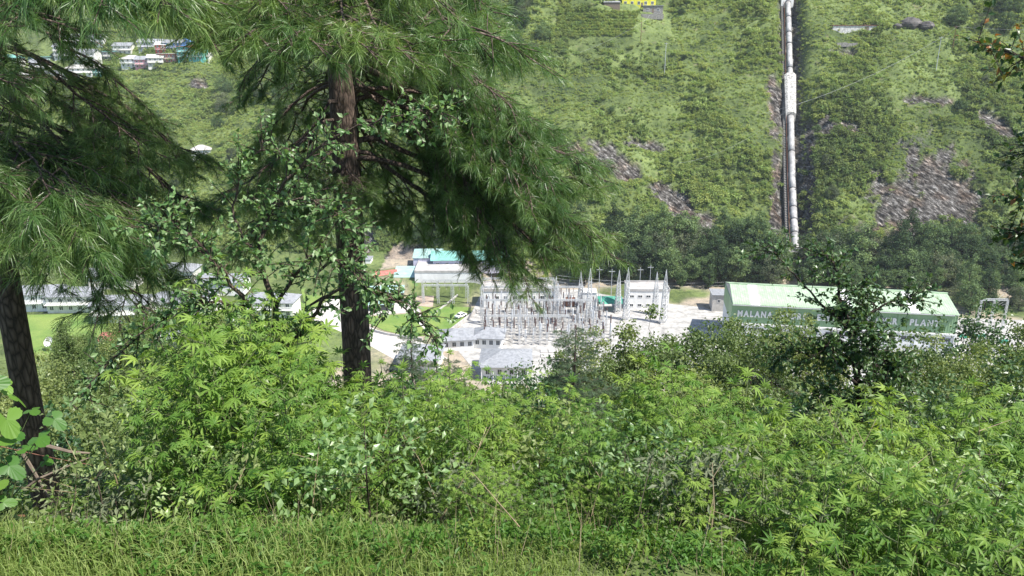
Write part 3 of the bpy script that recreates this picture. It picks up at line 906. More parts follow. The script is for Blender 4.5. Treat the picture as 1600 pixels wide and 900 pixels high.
# scrub that nobody could count: geometry nodes over the hill
def scatter(name, V, scl, tint, protos, label, cat, seed=1, tilt=.25, mats=None):
    """points -> instances of the prototype meshes, as one object of kind stuff"""
    g = np.random.default_rng(seed)
    k = len(V)
    me = bpy.data.meshes.new(name)
    me.vertices.add(k); me.vertices.foreach_set('co', np.asarray(V, np.float32).ravel())
    def fa(nm, typ, key, arr):
        a = me.attributes.new(nm, typ, 'POINT'); a.data.foreach_set(key, np.ascontiguousarray(arr).ravel())
    rot = np.column_stack([g.normal(size=k) * tilt, g.normal(size=k) * tilt, g.random(k) * 6.283]).astype(np.float32)
    fa('rot', 'FLOAT_VECTOR', 'vector', rot)
    fa('scl', 'FLOAT', 'value', np.asarray(scl, np.float32))
    fa('tint', 'FLOAT', 'value', np.asarray(tint, np.float32))
    fa('idx', 'INT', 'value', g.integers(0, len(protos), k).astype(np.int32))
    o = link(name, me, kind='stuff')
    tag(o, label, cat)
    ng = bpy.data.node_groups.new(name + '_nodes', 'GeometryNodeTree')
    ng.interface.new_socket('Geometry', in_out='INPUT', socket_type='NodeSocketGeometry')
    ng.interface.new_socket('Geometry', in_out='OUTPUT', socket_type='NodeSocketGeometry')
    gi, go = ng.nodes.new('NodeGroupInput'), ng.nodes.new('NodeGroupOutput')
    ip = ng.nodes.new('GeometryNodeInstanceOnPoints')
    g2i = ng.nodes.new('GeometryNodeGeometryToInstance')
    for pm in reversed(protos):
        po = bpy.data.objects.new(name + '_clump', pm)
        oi = ng.nodes.new('GeometryNodeObjectInfo'); oi.inputs['Object'].default_value = po
        ng.links.new(oi.outputs['Geometry'], g2i.inputs[0])
    def na(nm, typ):
        a = ng.nodes.new('GeometryNodeInputNamedAttribute'); a.data_type = typ
        a.inputs['Name'].default_value = nm
        return a.outputs['Attribute']
    ng.links.new(gi.outputs[0], ip.inputs['Points'])
    ng.links.new(g2i.outputs[0], ip.inputs['Instance'])
    ip.inputs['Pick Instance'].default_value = True
    ng.links.new(na('idx', 'INT'), ip.inputs['Instance Index'])
    ng.links.new(na('rot', 'FLOAT_VECTOR'), ip.inputs['Rotation'])
    ng.links.new(na('scl', 'FLOAT'), ip.inputs['Scale'])
    ng.links.new(ip.outputs[0], go.inputs[0])
    md = o.modifiers.new('scatter', 'NODES'); md.node_group = ng
    return o

def clump_mesh(seed, n, r, h, L, W, mat, nc=5, up=.8):
    g = np.random.default_rng(seed)
    C = np.column_stack([g.normal(size=nc) * r * .45, g.normal(size=nc) * r * .45, g.uniform(.15, .7, nc) * h])
    V, F, v = cloud(g, C, np.full(nc, r * .55), n // nc, L, W, up=up, flat=.7)
    V[:, 2] = np.maximum(V[:, 2], -.05)
    return mesh_np('clump', V, F, (mat,), {'v': v})

SCR = [clump_mesh(20 + i, 100, .95, 1.15, .34, .15, M['scrub'], 5, 1.3) for i in range(5)]
g = np.random.default_rng(8)
def hill_points(n, xr, yr, keep):
    x = g.uniform(*xr, n); y = g.uniform(*yr, n)
    z = terr(x, y)
    u, v = project(x, y, z)
    k = keep(x, y, z, u, v)
    return x[k], y[k], z[k], u[k], v[k]
def keep_hill(x, y, z, u, v):
    t = y - foot(x)
    rk = rockmask(x, y, z)
    cut = (np.abs(x - pen_x(y)) < 4.2)
    patch = fbm(x / 9 + 3, y / 11, 3)
    terr_ = (u > 890) & (u < 1050) & (v < 105) & (v > -5)
    return (u > -80) & (u < 1680) & (v > -60) & (t > 1) & (rk < .25 + .75 * g.random(len(x)) ** 2) & ~(cut & (y > 284)) & (g.random(len(x)) < .55 + 1.2 * sm(.40, .62, patch)) & ~(terr_ & (g.random(len(x)) < .8))
x, y, z, u, v = hill_points(300000, (-300, 330), (266, 640), keep_hill)
tint = np.clip(.15 + .9 * (fbm(x / 40 + 5, y / 50, 3) - .15) + g.normal(size=len(x)) * .17, 0, 1)
pt = sm(.38, .66, fbm(x / 17 + 3, y / 21, 3)) + .45 * sm(1225, 1290, u) * sm(1400, 1330, u) * (v > 120)
tint = np.clip(tint + .50 - .5 * pt, 0, 1)
s = np.clip(np.exp(g.normal(size=len(x)) * .4) * (.48 + .58 * pt), .3, 2.6) * (1 + .15 * (y > 400))
scatter('hillside_scrub', np.column_stack([x, y, z - .05]), s, tint, SCR, 'dense low green scrub covering the whole opposite hillside', 'scrub', 2)

# undergrowth on the near slope
UND = [clump_mesh(40 + i, 160, .55, .7, .09, .03, M['under'], 6) for i in range(4)]
n = 9000
y = np.exp(g.uniform(np.log(9.0), np.log(118), n)); x = g.uniform(-1, 1, n) * (y * .8 + 5)
z = terr(x, y)
scatter('undergrowth', np.column_stack([x, y, z]), g.uniform(.8, 1.6, n) * np.clip(y / 14, .7, 4), g.random(n), UND, 'leafy undergrowth covering the near slope below the road', 'undergrowth', 3)

# ------------------------------------------------------------------ trees on the near slope
AL = [broadleaf(60, 10, 2.5, .18, .10, 110, 120, .15, .05, M['alder'], M['bark_small'], .22, 'round'),
      broadleaf(61, 9, 2.1, .15, .09, 100, 120, .15, .05, M['alder'], M['bark_small'], .24, 'cone'),
      broadleaf(62, 7.5, 2.6, .1, .09, 100, 110, .15, .055, M['alder'], M['bark_small'], .24, 'vase')]
DK = [broadleaf(63, 9, 2.8, .15, .12, 100, 100, .17, .065, M['dark_leaf'], M['bark_dark'], .24),
      broadleaf(64, 7, 3.0, .12, .11, 100, 100, .17, .06, M['dark_leaf'], M['bark_dark'], .24, 'vase')]
def slope_tree(kinds, u, vtop, Y, label, group=None, s=None, name='tree', k=None):
    p = at(u, vtop, Y)
    gz = T(p.x, Y)
    a, b = kinds[k if k is not None else random.randrange(len(kinds))]
    H = max(v.co.z for v in list(b.vertices)[::37])
    sc_ = (p.z - gz) / H if s is None else s
    sc_ = max(.35, min(2.6, sc_))
    put_tree(name, a, b, (p.x, Y, p.z - H * sc_), random.uniform(0, 6.28), sc_, label, 'tree', group)
LT = 'light green small-leaved tree on the slope before the switchyard'
slope_tree(AL, 985, 500, 32, LT + ', left of the middle pair', k=1, s=1.1)
slope_tree(AL, 1048, 484, 34, 'tallest light green small-leaved tree in front of the white two-storey building', k=0, s=1.15)
slope_tree(AL, 1105, 512, 30, 'light green small-leaved tree just left of the power house corner', k=2, s=1.0)
slope_tree(AL, 1140, 490, 36, 'light feathery tree touching the left corner of the power house', k=1, s=1.1)
slope_tree(AL, 1225, 476, 33, 'light small-leaved tree covering the middle of the word on the green wall', k=0, s=.95)
slope_tree(AL, 1180, 510, 27, 'low bushy light tree under the left end of the sign', k=2, s=.8)
slope_tree(AL, 1265, 498, 31, 'light small-leaved tree below the middle of the green wall', k=0, s=.8)
slope_tree(AL, 1430, 525, 30, 'light small-leaved tree below the last word of the sign', k=2, s=1.0)
slope_tree(AL, 1490, 522, 34, 'small-leaved tree at the right corner of the power house', k=0, s=1.0)
slope_tree(AL, 1560, 545, 28, 'olive small-leaved tree near the right edge below the green netting', k=2, s=1.0)
slope_tree(AL, 1600, 500, 40, 'small-leaved tree cut by the right edge', k=1, s=1.3)
slope_tree(AL, 1390, 540, 26, 'small-leaved tree right of the dark tree', k=1, s=.9)
slope_tree(AL, 1050, 560, 22, 'low light green tree below the tallest feathery one', k=2, s=.9)
slope_tree(AL, 950, 560, 26, 'light green tree right of the centre young pine', k=0, s=.8)
slope_tree(DK, 850, 560, 30, 'dark leafy tree left of the centre young pine', k=0, s=.8)
slope_tree(DK, 800, 590, 22, 'dark leafy tree in front of the right slate roof', k=1, s=.7)
slope_tree(DK, 600, 590, 18, 'dark leafy tree right of the main pine trunk', k=0, s=.75)
slope_tree(DK, 1545, 470, 48, 'dark tree right of the green power house', k=0, s=1.3)
slope_tree(DK, 1610, 560, 26, 'dark leafy tree low at the right edge', k=1, s=1.2)
slope_tree(DK, 1300, 600, 20, 'dark leafy tree behind the cannabis right of centre', k=1, s=.8)
slope_tree(DK, 1480, 600, 19, 'dark twiggy tree above the cannabis at right', k=1, s=.8)
slope_tree(AL, 1160, 600, 18, 'light tree half sunk behind the cannabis right of centre', k=1, s=.7)
slope_tree(AL, 170, 590, 24, 'grey-green tree seen between the left pine and the hedge', k=2, s=1.0)
slope_tree(AL, 235, 560, 30, 'light green tree below the small white shed at left', k=0, s=.9)
slope_tree(AL, 110, 620, 18, 'leafy tree right of the left pine trunk', k=2, s=.8)
slope_tree(AL, 20, 560, 28, 'tree behind the left pine trunk', k=0, s=1.0)
slope_tree(DK, 330, 590, 17, 'dark tree behind the left clump of cannabis', k=0, s=.7)
slope_tree(DK, 190, 690, 11, 'dark bushy tree above the verge at left', k=1, s=.5)
for (u_, v_, Y_, kk, kd, lb_) in [(95, 500, 40, 1, 'AL', 'slim pale tree right of the left pine trunk'), (200, 480, 44, 0, 'AL', 'tall pale tree in front of the columned quarters'), (320, 478, 42, 2, 'AL', 'bushy pale tree in front of the gabled quarters'), (370, 490, 36, 0, 'DK', 'dark tree in front of the stacked timber building'), (150, 560, 30, 2, 'AL', 'bushy pale tree before the striped shed'), (440, 500, 44, 1, 'AL', 'slim pale tree left of the road bend'), (875, 545, 40, 1, 'AL', 'slim pale tree at the right front of the switchyard'), (930, 520, 36, 2, 'AL', 'bushy pale tree right of the switchyard posts'), (130, 545, 42, 0, 'DK', 'dark tree before the left lawn beside the striped shed'), (65, 560, 36, 2, 'AL', 'light tree below the white satellite dish'), (285, 520, 44, 1, 'AL', 'pale tree in front of the grey-roofed quarters'), (400, 520, 40, 2, 'DK', 'dark tree in front of the wide slate-roofed quarters'), (170, 515, 62, 1, 'DK', 'dark tree on the left lawn before the columned quarters'), (105, 505, 66, 0, 'AL', 'pale tree on the left lawn near the balcony rail'), (450, 560, 34, 0, 'AL', 'pale tree left of the main pine foot'), (240, 600, 22, 1, 'AL', 'feathery tree left of the bright clump'), (60, 640, 16, 2, 'DK', 'dark shrub behind the foot of the left pine'), (720, 590, 26, 1, 'AL', 'feathery tree before the slate houses'), (545, 600, 20, 0, 'AL', 'pale tree just behind the main pine foot')]:
    slope_tree(AL if kd == 'AL' else DK, u_, v_, Y_, lb_, k=kk % len(AL if kd == 'AL' else DK), s=.8)
slope_tree(AL, 760, 620, 16, 'light green bushy tree in the middle of the slope', k=2, s=.8)
slope_tree(AL, 680, 640, 15, 'bushy tree left of the middle of the slope', k=0, s=.7)
slope_tree(DK, 1000, 640, 15, 'dark bushy tree behind the middle cannabis', k=1, s=.6)

# ---- trees drawn limb by limb
def limb_tree(name, branches, twigs, leafn, L, W, mat, bark, label, cat, group, seed, tw=.35, five=True, up=.7, droop=.2, basez=None, twr=.004):
    """branches: lists of (u, v, Y, radius); twigs with leaves grow along all but the first"""
    g = np.random.default_rng(seed)
    base = at(*branches[0][0][:3])
    t = empty(name, base, 0, label, cat, group)
    V_, F_, v_ = [], [], []
    nV = 0
    for bi, br in enumerate(branches):
        P = np.array([tuple(at(*p[:3]) - base) for p in br])
        rad = np.array([p[3] for p in br])
        # resample smoothly
        s = np.linspace(0, len(P) - 1, len(P) * 4)
        Pi = np.column_stack([np.interp(s, range(len(P)), P[:, i]) for i in range(3)])
        Pi[1:-1] = (Pi[:-2] + Pi[1:-1] * 2 + Pi[2:]) / 4
        Pi[1:-1] += g.normal(size=(len(Pi) - 2, 3)) * .012
        ri = np.interp(s, range(len(P)), rad)
        mb = MB(); mb.tube(Pi, ri, 7 if bi == 0 else 5)
        nt_ = twigs[bi]
        PP, DD = [], []
        for k in range(nt_):
            q = g.uniform(.08 if bi else .45, 1) * (len(Pi) - 1)
            i0 = int(min(q, len(Pi) - 2)); o = Pi[i0] + (Pi[i0 + 1] - Pi[i0]) * (q - i0)
            fw = unit(Pi[i0 + 1] - Pi[i0])
            d = unit(fw * .6 + unit(g.normal(size=3)) * .9 + np.array([0, 0, .2]))
            ln = tw * g.uniform(.4, 1.2)
            e = o + d * ln + np.array([0, 0, -.12 * ln])
            mb.tube([o, (o + e) / 2 + np.array([0, 0, .04 * ln]), e], [twr * 1.3, twr, twr * .5], 3, False)
            m = leafn
            qs = g.uniform(.15, 1.02, m)[:, None]
            PP.append(o + (e - o) * qs); DD.append(unit(d * .5 + unit(g.normal(size=(m, 3))) * .8 + np.array([0, 0, -droop])))
        mb.obj('trunk' if bi == 0 else 'branch', bark, t, smooth=True)
        if PP:
            PP = np.concatenate(PP); DD = np.concatenate(DD); k = len(PP)
            N = unit(np.array([.15, -.1, up]) + g.normal(size=(k, 3)) * .5)
            sz = g.uniform(.6, 1.2, k)
            Vx, Fx, m = leaves_np(PP, DD, N, L * sz, W * sz, .35, .12, five)
            V_.append(Vx); F_.append(Fx + nV); nV += len(Vx)
            v_.append(np.repeat(g.random(k), m))
    me = mesh_np('leaves', np.concatenate(V_), np.concatenate(F_), (mat,), {'v': np.concatenate(v_)})
    o = link('leaves', me, t); o['kind'] = 'stuff'
    return t

limb_tree('fruit_tree', [
    [(470, 800, 4.90, 0.0375), (455, 650, 5.10, 0.0338), (442, 560, 5.20, 0.0300), (430, 480, 5.20, 0.0263)],
    [(430, 480, 5.20, 0.0225), (400, 400, 5.30, 0.0180), (425, 320, 5.40, 0.0135), (480, 240, 5.30, 0.0105), (560, 198, 5.20, 0.0067), (640, 176, 5.10, 0.0045), (690, 172, 5.10, 0.0030)],
    [(442, 560, 5.20, 0.0210), (390, 480, 5.00, 0.0165), (330, 400, 4.90, 0.0112), (270, 345, 4.90, 0.0075), (225, 360, 4.90, 0.0045)],
    [(442, 560, 5.20, 0.0188), (500, 470, 5.10, 0.0135), (560, 440, 5.00, 0.0090), (620, 470, 5.00, 0.0067), (680, 530, 4.90, 0.0037)],
    [(400, 400, 5.30, 0.0135), (360, 340, 5.50, 0.0097), (375, 260, 5.50, 0.0067), (430, 215, 5.50, 0.0037)],
    [(425, 320, 5.40, 0.0105), (480, 310, 5.20, 0.0075), (520, 330, 5.10, 0.0053), (545, 360, 5.10, 0.0030)],
    [(430, 480, 5.20, 0.0150), (480, 400, 5.10, 0.0105), (520, 400, 5.00, 0.0075), (570, 440, 4.90, 0.0045), (600, 500, 4.90, 0.0030)],
    [(390, 480, 5.00, 0.0120), (320, 470, 4.90, 0.0090), (250, 500, 4.80, 0.0060), (170, 560, 4.70, 0.0037), (120, 640, 4.70, 0.0030)],
    [(455, 650, 5.10, 0.0150), (380, 600, 4.90, 0.0105), (280, 610, 4.80, 0.0067), (200, 650, 4.80, 0.0037)]],
    [14, 120, 85, 85, 40, 40, 55, 70, 60], 12, .050, .0145, M['pear'], M['bark_small'], 'small glossy-leaved fruit tree whose arching branch crosses the main pine trunk', 'tree', None, 5, .24)

limb_tree('leafy_tree', [
    [(1345, 700, 8.6, .05), (1340, 600, 8.7, .042), (1332, 520, 8.8, .034), (1312, 470, 8.9, .02)],
    [(1332, 520, 8.8, .024), (1290, 480, 8.9, .016), (1255, 445, 9, .011), (1215, 400, 9, .007), (1200, 385, 9, .004)],
    [(1312, 470, 8.9, .022), (1308, 430, 8.9, .015), (1300, 405, 9, .009), (1275, 392, 9, .005)],
    [(1332, 520, 8.8, .024), (1370, 480, 8.7, .015), (1410, 468, 8.7, .009), (1425, 470, 8.7, .005)],
    [(1340, 600, 8.7, .024), (1280, 560, 8.6, .015), (1240, 545, 8.6, .009), (1215, 560, 8.6, .005)],
    [(1340, 600, 8.7, .024), (1385, 560, 8.6, .015), (1410, 590, 8.6, .008)],
    [(1312, 470, 8.9, .016), (1345, 455, 9, .01), (1370, 480, 9, .006)],
    [(1345, 640, 8.6, .024), (1300, 620, 8.6, .015), (1265, 640, 8.5, .008)],
    [(1338, 560, 8.7, .02), (1310, 530, 8.4, .012), (1290, 545, 8.3, .007)],
    [(1340, 580, 8.7, .02), (1365, 540, 8.4, .012), (1355, 510, 8.3, .007)],
    [(1342, 620, 8.7, .02), (1375, 610, 8.4, .012), (1410, 640, 8.3, .007)]],
    [60, 26, 34, 30, 60, 60, 34, 60, 60, 60, 60], 11, .075, .022, M['dark_leaf'], M['bark_dark'], 'dark leafy tree standing in front of the sign on the green power house wall', 'tree', None, 9, .42)

limb_tree('overhanging_tree', [
    [(1840, 620, 6.9, .09), (1800, 400, 7.0, .08), (1760, 200, 7.0, .07), (1740, 0, 7, .05), (1730, -150, 7, .04)],
    [(1750, 120, 7.0, .03), (1680, 95, 6.9, .018), (1610, 92, 6.9, .010), (1560, 80, 6.9, .006), (1525, 60, 6.9, .003)],
    [(1770, 260, 7.0, .03), (1690, 280, 6.9, .02), (1635, 300, 6.8, .012), (1595, 310, 6.8, .006)],
    [(1790, 360, 7.0, .03), (1700, 350, 6.9, .02), (1640, 350, 6.8, .012), (1590, 365, 6.8, .006)],
    [(1745, 40, 7.0, .025), (1690, 40, 7.1, .016), (1650, 80, 7.1, .01), (1620, 115, 7.1, .005)],
    [(1775, 300, 7.0, .025), (1700, 240, 7.1, .016), (1645, 225, 7.1, .01), (1605, 240, 7.1, .005)],
    [(1795, 420, 7.0, .025), (1710, 430, 7.1, .016), (1650, 410, 7.1, .01), (1610, 415, 7.1, .005)]],
    [0, 26, 70, 60, 34, 60, 44], 8, .072, .022, M['rust_leaf'], M['bark_dark'], 'overhanging tree at the right edge with some orange-brown leaves', 'tree', None, 13, .36)
# ------------------------------------------------------------------ cannabis plants by the road
def palm_leaf(g, L, droop=1.0):
    """one palmate leaf lying along +X from the origin, drooping"""
    ang = np.radians([-118, -72, -36, 0, 36, 72, 118]) + g.normal(size=7) * .05
    ln = np.array([.38, .66, .88, 1, .88, .66, .38]) * L * g.uniform(.92, 1.06, 7)
    V, F = [], []
    for i in range(7):
        d = np.array([math.cos(ang[i]), math.sin(ang[i]), 0]); s = np.array([-d[1], d[0], 0]); l = ln[i]; w_ = l * .095
        dr = droop * g.uniform(.8, 1.2)
        z1, z2, z3 = .02 * l, -.10 * l * dr, -.34 * l * dr
        b = len(V)
        p1 = d * l * .33 + np.array([0, 0, z1]); p2 = d * l * .68 + np.array([0, 0, z2])
        V += [np.zeros(3), p1 + s * w_ + [0, 0, w_ * .3], p1, p1 - s * w_ + [0, 0, w_ * .3], p2 + s * w_ * .8 + [0, 0, w_ * .3], p2, p2 - s * w_ * .8 + [0, 0, w_ * .3], d * l * .97 + np.array([0, 0, z3])]
        F += [(b, b + 2, b + 1), (b, b + 3, b + 2), (b + 1, b + 2, b + 5), (b + 1, b + 5, b + 4), (b + 2, b + 3, b + 6), (b + 2, b + 6, b + 5), (b + 4, b + 5, b + 7), (b + 5, b + 6, b + 7)]
    V = np.array(V)
    # petiole back to the stem
    pl = L * .45
    V[:, 0] += pl; b = len(V)
    V = np.concatenate([V, [[0, -.0018, -.1 * pl], [0, .0018, -.1 * pl], [pl, .0015, 0], [pl, -.0015, 0]]])
    F += [(b, b + 1, b + 2), (b, b + 2, b + 3)]
    return V, np.array(F)

gp = np.random.default_rng(21)
PALM = [palm_leaf(gp, 1.0, d) for d in (.5, .9, 1.4, 2.0)]
PALM_ME = []
for i, (V, F) in enumerate(PALM):
    for j in range(2):
        PALM_ME.append(mesh_np('leaf', V, F, (M['hemp'],), {'v': np.full(len(V), .3 + .45 * j)}))

def rot_from(d, roll, pitch):
    return Matrix.Rotation(d, 4, 'Z') @ Matrix.Rotation(pitch, 4, 'Y') @ Matrix.Rotation(roll, 4, 'X')

def hemp_layout(seed, H, bushy=1.0):
    """stem and branch lines and leaf places (position, azimuth, pitch, size)"""
    g = np.random.default_rng(seed)
    lean = g.normal(size=2) * .05 * H
    nn_ = int(H / .115)
    lines, lv = [], []
    stem = [np.array([lean[0] * (t ** 1.5), lean[1] * (t ** 1.5), H * t]) for t in np.linspace(0, 1, 8)]
    lines.append((stem, np.linspace(.009, .002, 8) * (H / 1.5)))
    ps = lambda t: np.array([lean[0] * t ** 1.5, lean[1] * t ** 1.5, H * t])
    a = g.uniform(0, 6.28)
    for i in range(nn_):
        t = .12 + .88 * i / nn_
        a += 1.62 + g.normal() * .2
        for sgn in (0, math.pi):
            az = a + sgn
            bl = H * .30 * (1.08 - t) ** .7 * g.uniform(.6, 1.1) * bushy
            o = ps(t)
            if t > .93 or bl < .1:
                lv.append((o, az, g.uniform(-.5, .1), g.uniform(.06, .10) * (1.25 - .5 * t)))
                continue
            d = np.array([math.cos(az), math.sin(az), .75])
            br = [o, o + d * bl * .5 + [0, 0, -.02], o + d * bl + np.array([0, 0, -.06 * bl])]
            lines.append((br, np.array([.004, .003, .0015])))
            m = max(3, int(bl / .06))
            for k in range(m):
                q = (k + .6) / m
                p = o + (br[2] - o) * q
                lv.append((p, az + (-1) ** k * g.uniform(.5, 1.5), g.uniform(-.35, .55), g.uniform(.075, .125) * (1 - .35 * q)))
            for k in range(3):
                lv.append((br[2], az + g.uniform(-1.6, 1.6), g.uniform(-.7, .2), g.uniform(.05, .08)))
    for k in range(5):
        lv.append((ps(1), g.uniform(0, 6.28), g.uniform(-1.0, -.2), g.uniform(.045, .075)))
    return lines, lv

def hemp_joined(seed, H, mat, bushy=1.0):
    g = np.random.default_rng(seed + 500)
    lines, lv = hemp_layout(seed, H, bushy)
    mb = MB()
    for P, r in lines: mb.tube(P, r, 4, False)
    Vs, Fs, vs, n0 = [], [], [], 0
    for (p, az, pt, L) in lv:
        V, F = PALM[int(g.integers(0, 4))]
        m = np.array(rot_from(az, g.normal() * .25, pt).to_3x3())
        Vs.append(V @ m.T * L + p); Fs.append(F + n0); n0 += len(V)
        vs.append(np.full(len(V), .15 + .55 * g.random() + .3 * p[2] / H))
    return mb.mesh('stem', M['stem']), mesh_np('foliage', np.concatenate(Vs), np.concatenate(Fs), (mat,), {'v': np.concatenate(vs)})

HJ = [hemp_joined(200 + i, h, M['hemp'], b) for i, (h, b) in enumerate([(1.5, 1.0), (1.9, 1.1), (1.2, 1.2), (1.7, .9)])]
HJH = [1.5, 1.9, 1.2, 1.7]

def hemp_single(H, seed, label, group):
    """a plant near enough to tell its leaves apart: each leaf an object sharing one of eight meshes"""
    g = np.random.default_rng(seed)
    lines, lv = hemp_layout(seed, H, 1.1)
    t = empty('cannabis_plant', (0, 0, 0), 0, label, 'plant', group)
    mb = MB()
    for P, r in lines: mb.tube(P, r, 4, False)
    mb.obj('stem', M['stem'], t)
    if len(lv) > 290:
        lv = [lv[i] for i in sorted(g.choice(len(lv), 290, replace=False))]
    for (p, az, pt, L) in lv:
        o = link('leaf', PALM_ME[int(g.integers(0, 8))], t)
        o.matrix_local = Matrix.Translation(p) @ rot_from(az, g.normal() * .25, pt) @ Matrix.Scale(L, 4)
    return t

GRP = 'wild cannabis plants along the roadside bank'
def edge_z(x, y): return T(x, y) - .05
HM = [(0, 'near the left pine'), (250, 'on the left of the bright clump'), (340, 'in the middle of the bright clump'), (430, 'on the right of the bright clump'), (520, 'before the main pine trunk'), (600, 'below the slate houses'), (720, 'below the switchyard'), (840, 'below the centre young pine'), (960, 'below the white block'), (1060, 'left of the power house'), (1150, 'below the left end of the power house'), (1240, 'left of the dark leafy tree'), (1340, 'right of the dark leafy tree'), (1430, 'below the right end of the power house'), (1520, 'at the right edge')]
def hwhere(u): return [t for a, t in HM if a <= max(0, u)][-1]
# near ones, leaf by leaf: (u, v of the top, distance, height, what sets it apart)
near = [(1130, 705, 3.3, .85), (1215, 690, 3.2, .9), (1300, 720, 3.0, .75), (1395, 690, 3.15, .9), (1480, 715, 3.0, .8), (1560, 700, 3.1, .9), (1240, 790, 2.75, .5), (1330, 800, 2.7, .45), (1420, 780, 2.75, .5), (1510, 800, 2.7, .45), (1150, 800, 2.8, .45), (1590, 790, 2.75, .5),
        (1060, 740, 3.3, .7), (1000, 780, 3.2, .5), (290, 690, 3.35, .6), (345, 670, 3.3, .65), (400, 650, 3.35, .7), (455, 680, 3.3, .6), (510, 730, 3.3, .5), (370, 745, 3.1, .4), (430, 750, 3.1, .4), (320, 760, 3.1, .36), (1100, 850, 2.65, .32), (1200, 855, 2.6, .3), (1300, 860, 2.55, .3), (1450, 850, 2.6, .3)]
for i, (u, v, Y, H) in enumerate(near):
    p = at(u, v, Y)
    side = hwhere(u)
    size = 'knee-high' if H > .55 else 'small low' if H > .4 else 'very low'
    t = hemp_single(H, 300 + i, size + ' cannabis plant with separate fingered leaves ' + side, GRP)
    t.location = (p.x, Y, p.z - H)
    t.rotation_euler.z = random.uniform(0, 6.28)

def hedge(n, u0, u1, vtop, Y0, Y1, label, seed):
    g = np.random.default_rng(seed)
    for i in range(n):
        u = u0 + (u1 - u0) * (i + g.random()) / n
        Y = g.uniform(Y0, Y1)
        v = vtop(u) + abs(g.normal()) * 38 * (1 if Y > (Y0 + Y1) / 2 else 1.4)
        p = at(u, v, Y)
        k = int(g.integers(0, 4))
        gz = edge_z(p.x, Y)
        s = np.clip((p.z - gz) / HJH[k], .35, 1.45)
        t = empty('cannabis_plant', (p.x, Y, p.z - HJH[k] * s), g.uniform(0, 6.28), label + ' ' + hwhere(u), 'plant', GRP, float(s))
        t.rotation_euler.x = g.normal() * .08; t.rotation_euler.y = g.normal() * .10
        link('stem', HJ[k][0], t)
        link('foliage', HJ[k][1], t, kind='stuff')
def iv(xs, ys): return lambda u: float(np.interp(u, xs, ys))
hedge(34, 250, 570, iv([250, 300, 360, 430, 500, 570], [590, 510, 475, 490, 530, 600]), 3.5, 5.4, 'tall leafy cannabis plant', 31)
hedge(22, 560, 900, iv([560, 640, 760, 820, 900], [580, 560, 560, 590, 620]), 4.2, 6.2, 'loose cannabis plant on the bank', 32)
hedge(16, 700, 960, iv([700, 960], [715, 725]), 3.2, 3.9, 'low cannabis plant at the verge edge', 36)
hedge(52, 900, 1640, iv([900, 960, 1040, 1120, 1200, 1300, 1400, 1500, 1640], [650, 560, 545, 560, 600, 615, 620, 610, 605]), 3.9, 6.0, 'tall cannabis plant in the dense hedge', 33)
hedge(24, 960, 1640, iv([960, 1640], [700, 690]), 3.0, 3.8, 'cannabis plant at the hedge front', 34)
hedge(10, 60, 270, iv([60, 270], [760, 720]), 3.8, 4.8, 'low cannabis plant at the edge of the grass', 35)
# one stalk that stands in front of the valley at left
for (u, v, Y, H) in [(390, 405, 5.0, 2.3), (300, 470, 5.1, 2.0), (345, 455, 4.9, 2.0), (840, 600, 5.5, 1.8), (470, 480, 5.3, 1.9)]:
    p = at(u, v, Y); k = 1; s = H / 1.9
    t = empty('cannabis_plant', (p.x, Y, p.z - H), random.uniform(0, 6), {390: 'tallest cannabis stalk, rising among the fruit tree leaves', 300: 'tall cannabis stalk on the left of the bright clump', 345: 'tall cannabis stalk second from the left in the clump', 470: 'tall cannabis stalk close to the main pine trunk'}[u] if u < 800 else 'lone cannabis stalk in front of the centre young pine', 'plant', GRP if u < 800 else None, s)
    link('stem', HJ[k][0], t); link('foliage', HJ[k][1], t, kind='stuff')

# ---- other shrubs and dry stalks mixed into the hedge
MX = [broadleaf(80, 1.7, .55, .05, .014, 50, 34, .045, .011, M['alder'], M['bark_small'], .26, five=True),
      broadleaf(81, 1.4, .5, .05, .012, 46, 34, .042, .012, M['pear'], M['bark_small'], .28, five=True),
      broadleaf(82, 1.5, .45, .05, .012, 44, 30, .05, .008, M['far_olive'], M['bark_small'], .28, five=True)]
gs = np.random.default_rng(77)
for i in range(30):
    u = 40 + 1540 * (i + gs.random()) / 30; Y = gs.uniform(3.2, 5.2); k = int(gs.integers(0, 3))
    v = float(np.interp(u, [40, 250, 350, 480, 600, 900, 1000, 1200, 1600], [700, 650, 560, 600, 640, 660, 600, 640, 650])) + gs.uniform(-5, 70)
    p = at(u, v, Y); H = (1.7, 1.4, 1.5)[k]
    t = put_tree('shrub', MX[k][0], MX[k][1], (p.x, Y, p.z - H), gs.uniform(0, 6), float(gs.uniform(.85, 1.1)), ('pale small-leaved shrub', 'glossy-leaved shrub', 'grey-olive narrow-leaved shrub')[k] + ' among the cannabis ' + hwhere(u), 'shrub', 'shrubs mixed into the hedge')
for i in range(22):
    u = 60 + 1520 * (i + gs.random()) / 22; Y = gs.uniform(2.9, 4.2)
    v = gs.uniform(620, 740); p = at(u, v, Y); L = gs.uniform(.5, 1.1)
    mb = MB(); d = np.array([gs.normal() * .35, gs.normal() * .2, 1.0])
    mb.tube([-d * L, -d * L * .4 + [.02, 0, 0], (0, 0, 0)], [.005, .0035, .0015], 4)
    for q in range(4):
        z = -gs.uniform(.05, .7) * L; o_ = d * z; e = o_ + np.array([gs.normal() * .1, gs.normal() * .08, gs.uniform(.04, .12)])
        mb.tube([o_, e], [.0022, .001], 3, False)
    ob = mb.obj('dry_stalk', M['dry'], None, p)
    tag(ob, 'dry brown stalk sticking out of the hedge ' + hwhere(u), 'stalk', 'dry stalks in the hedge')

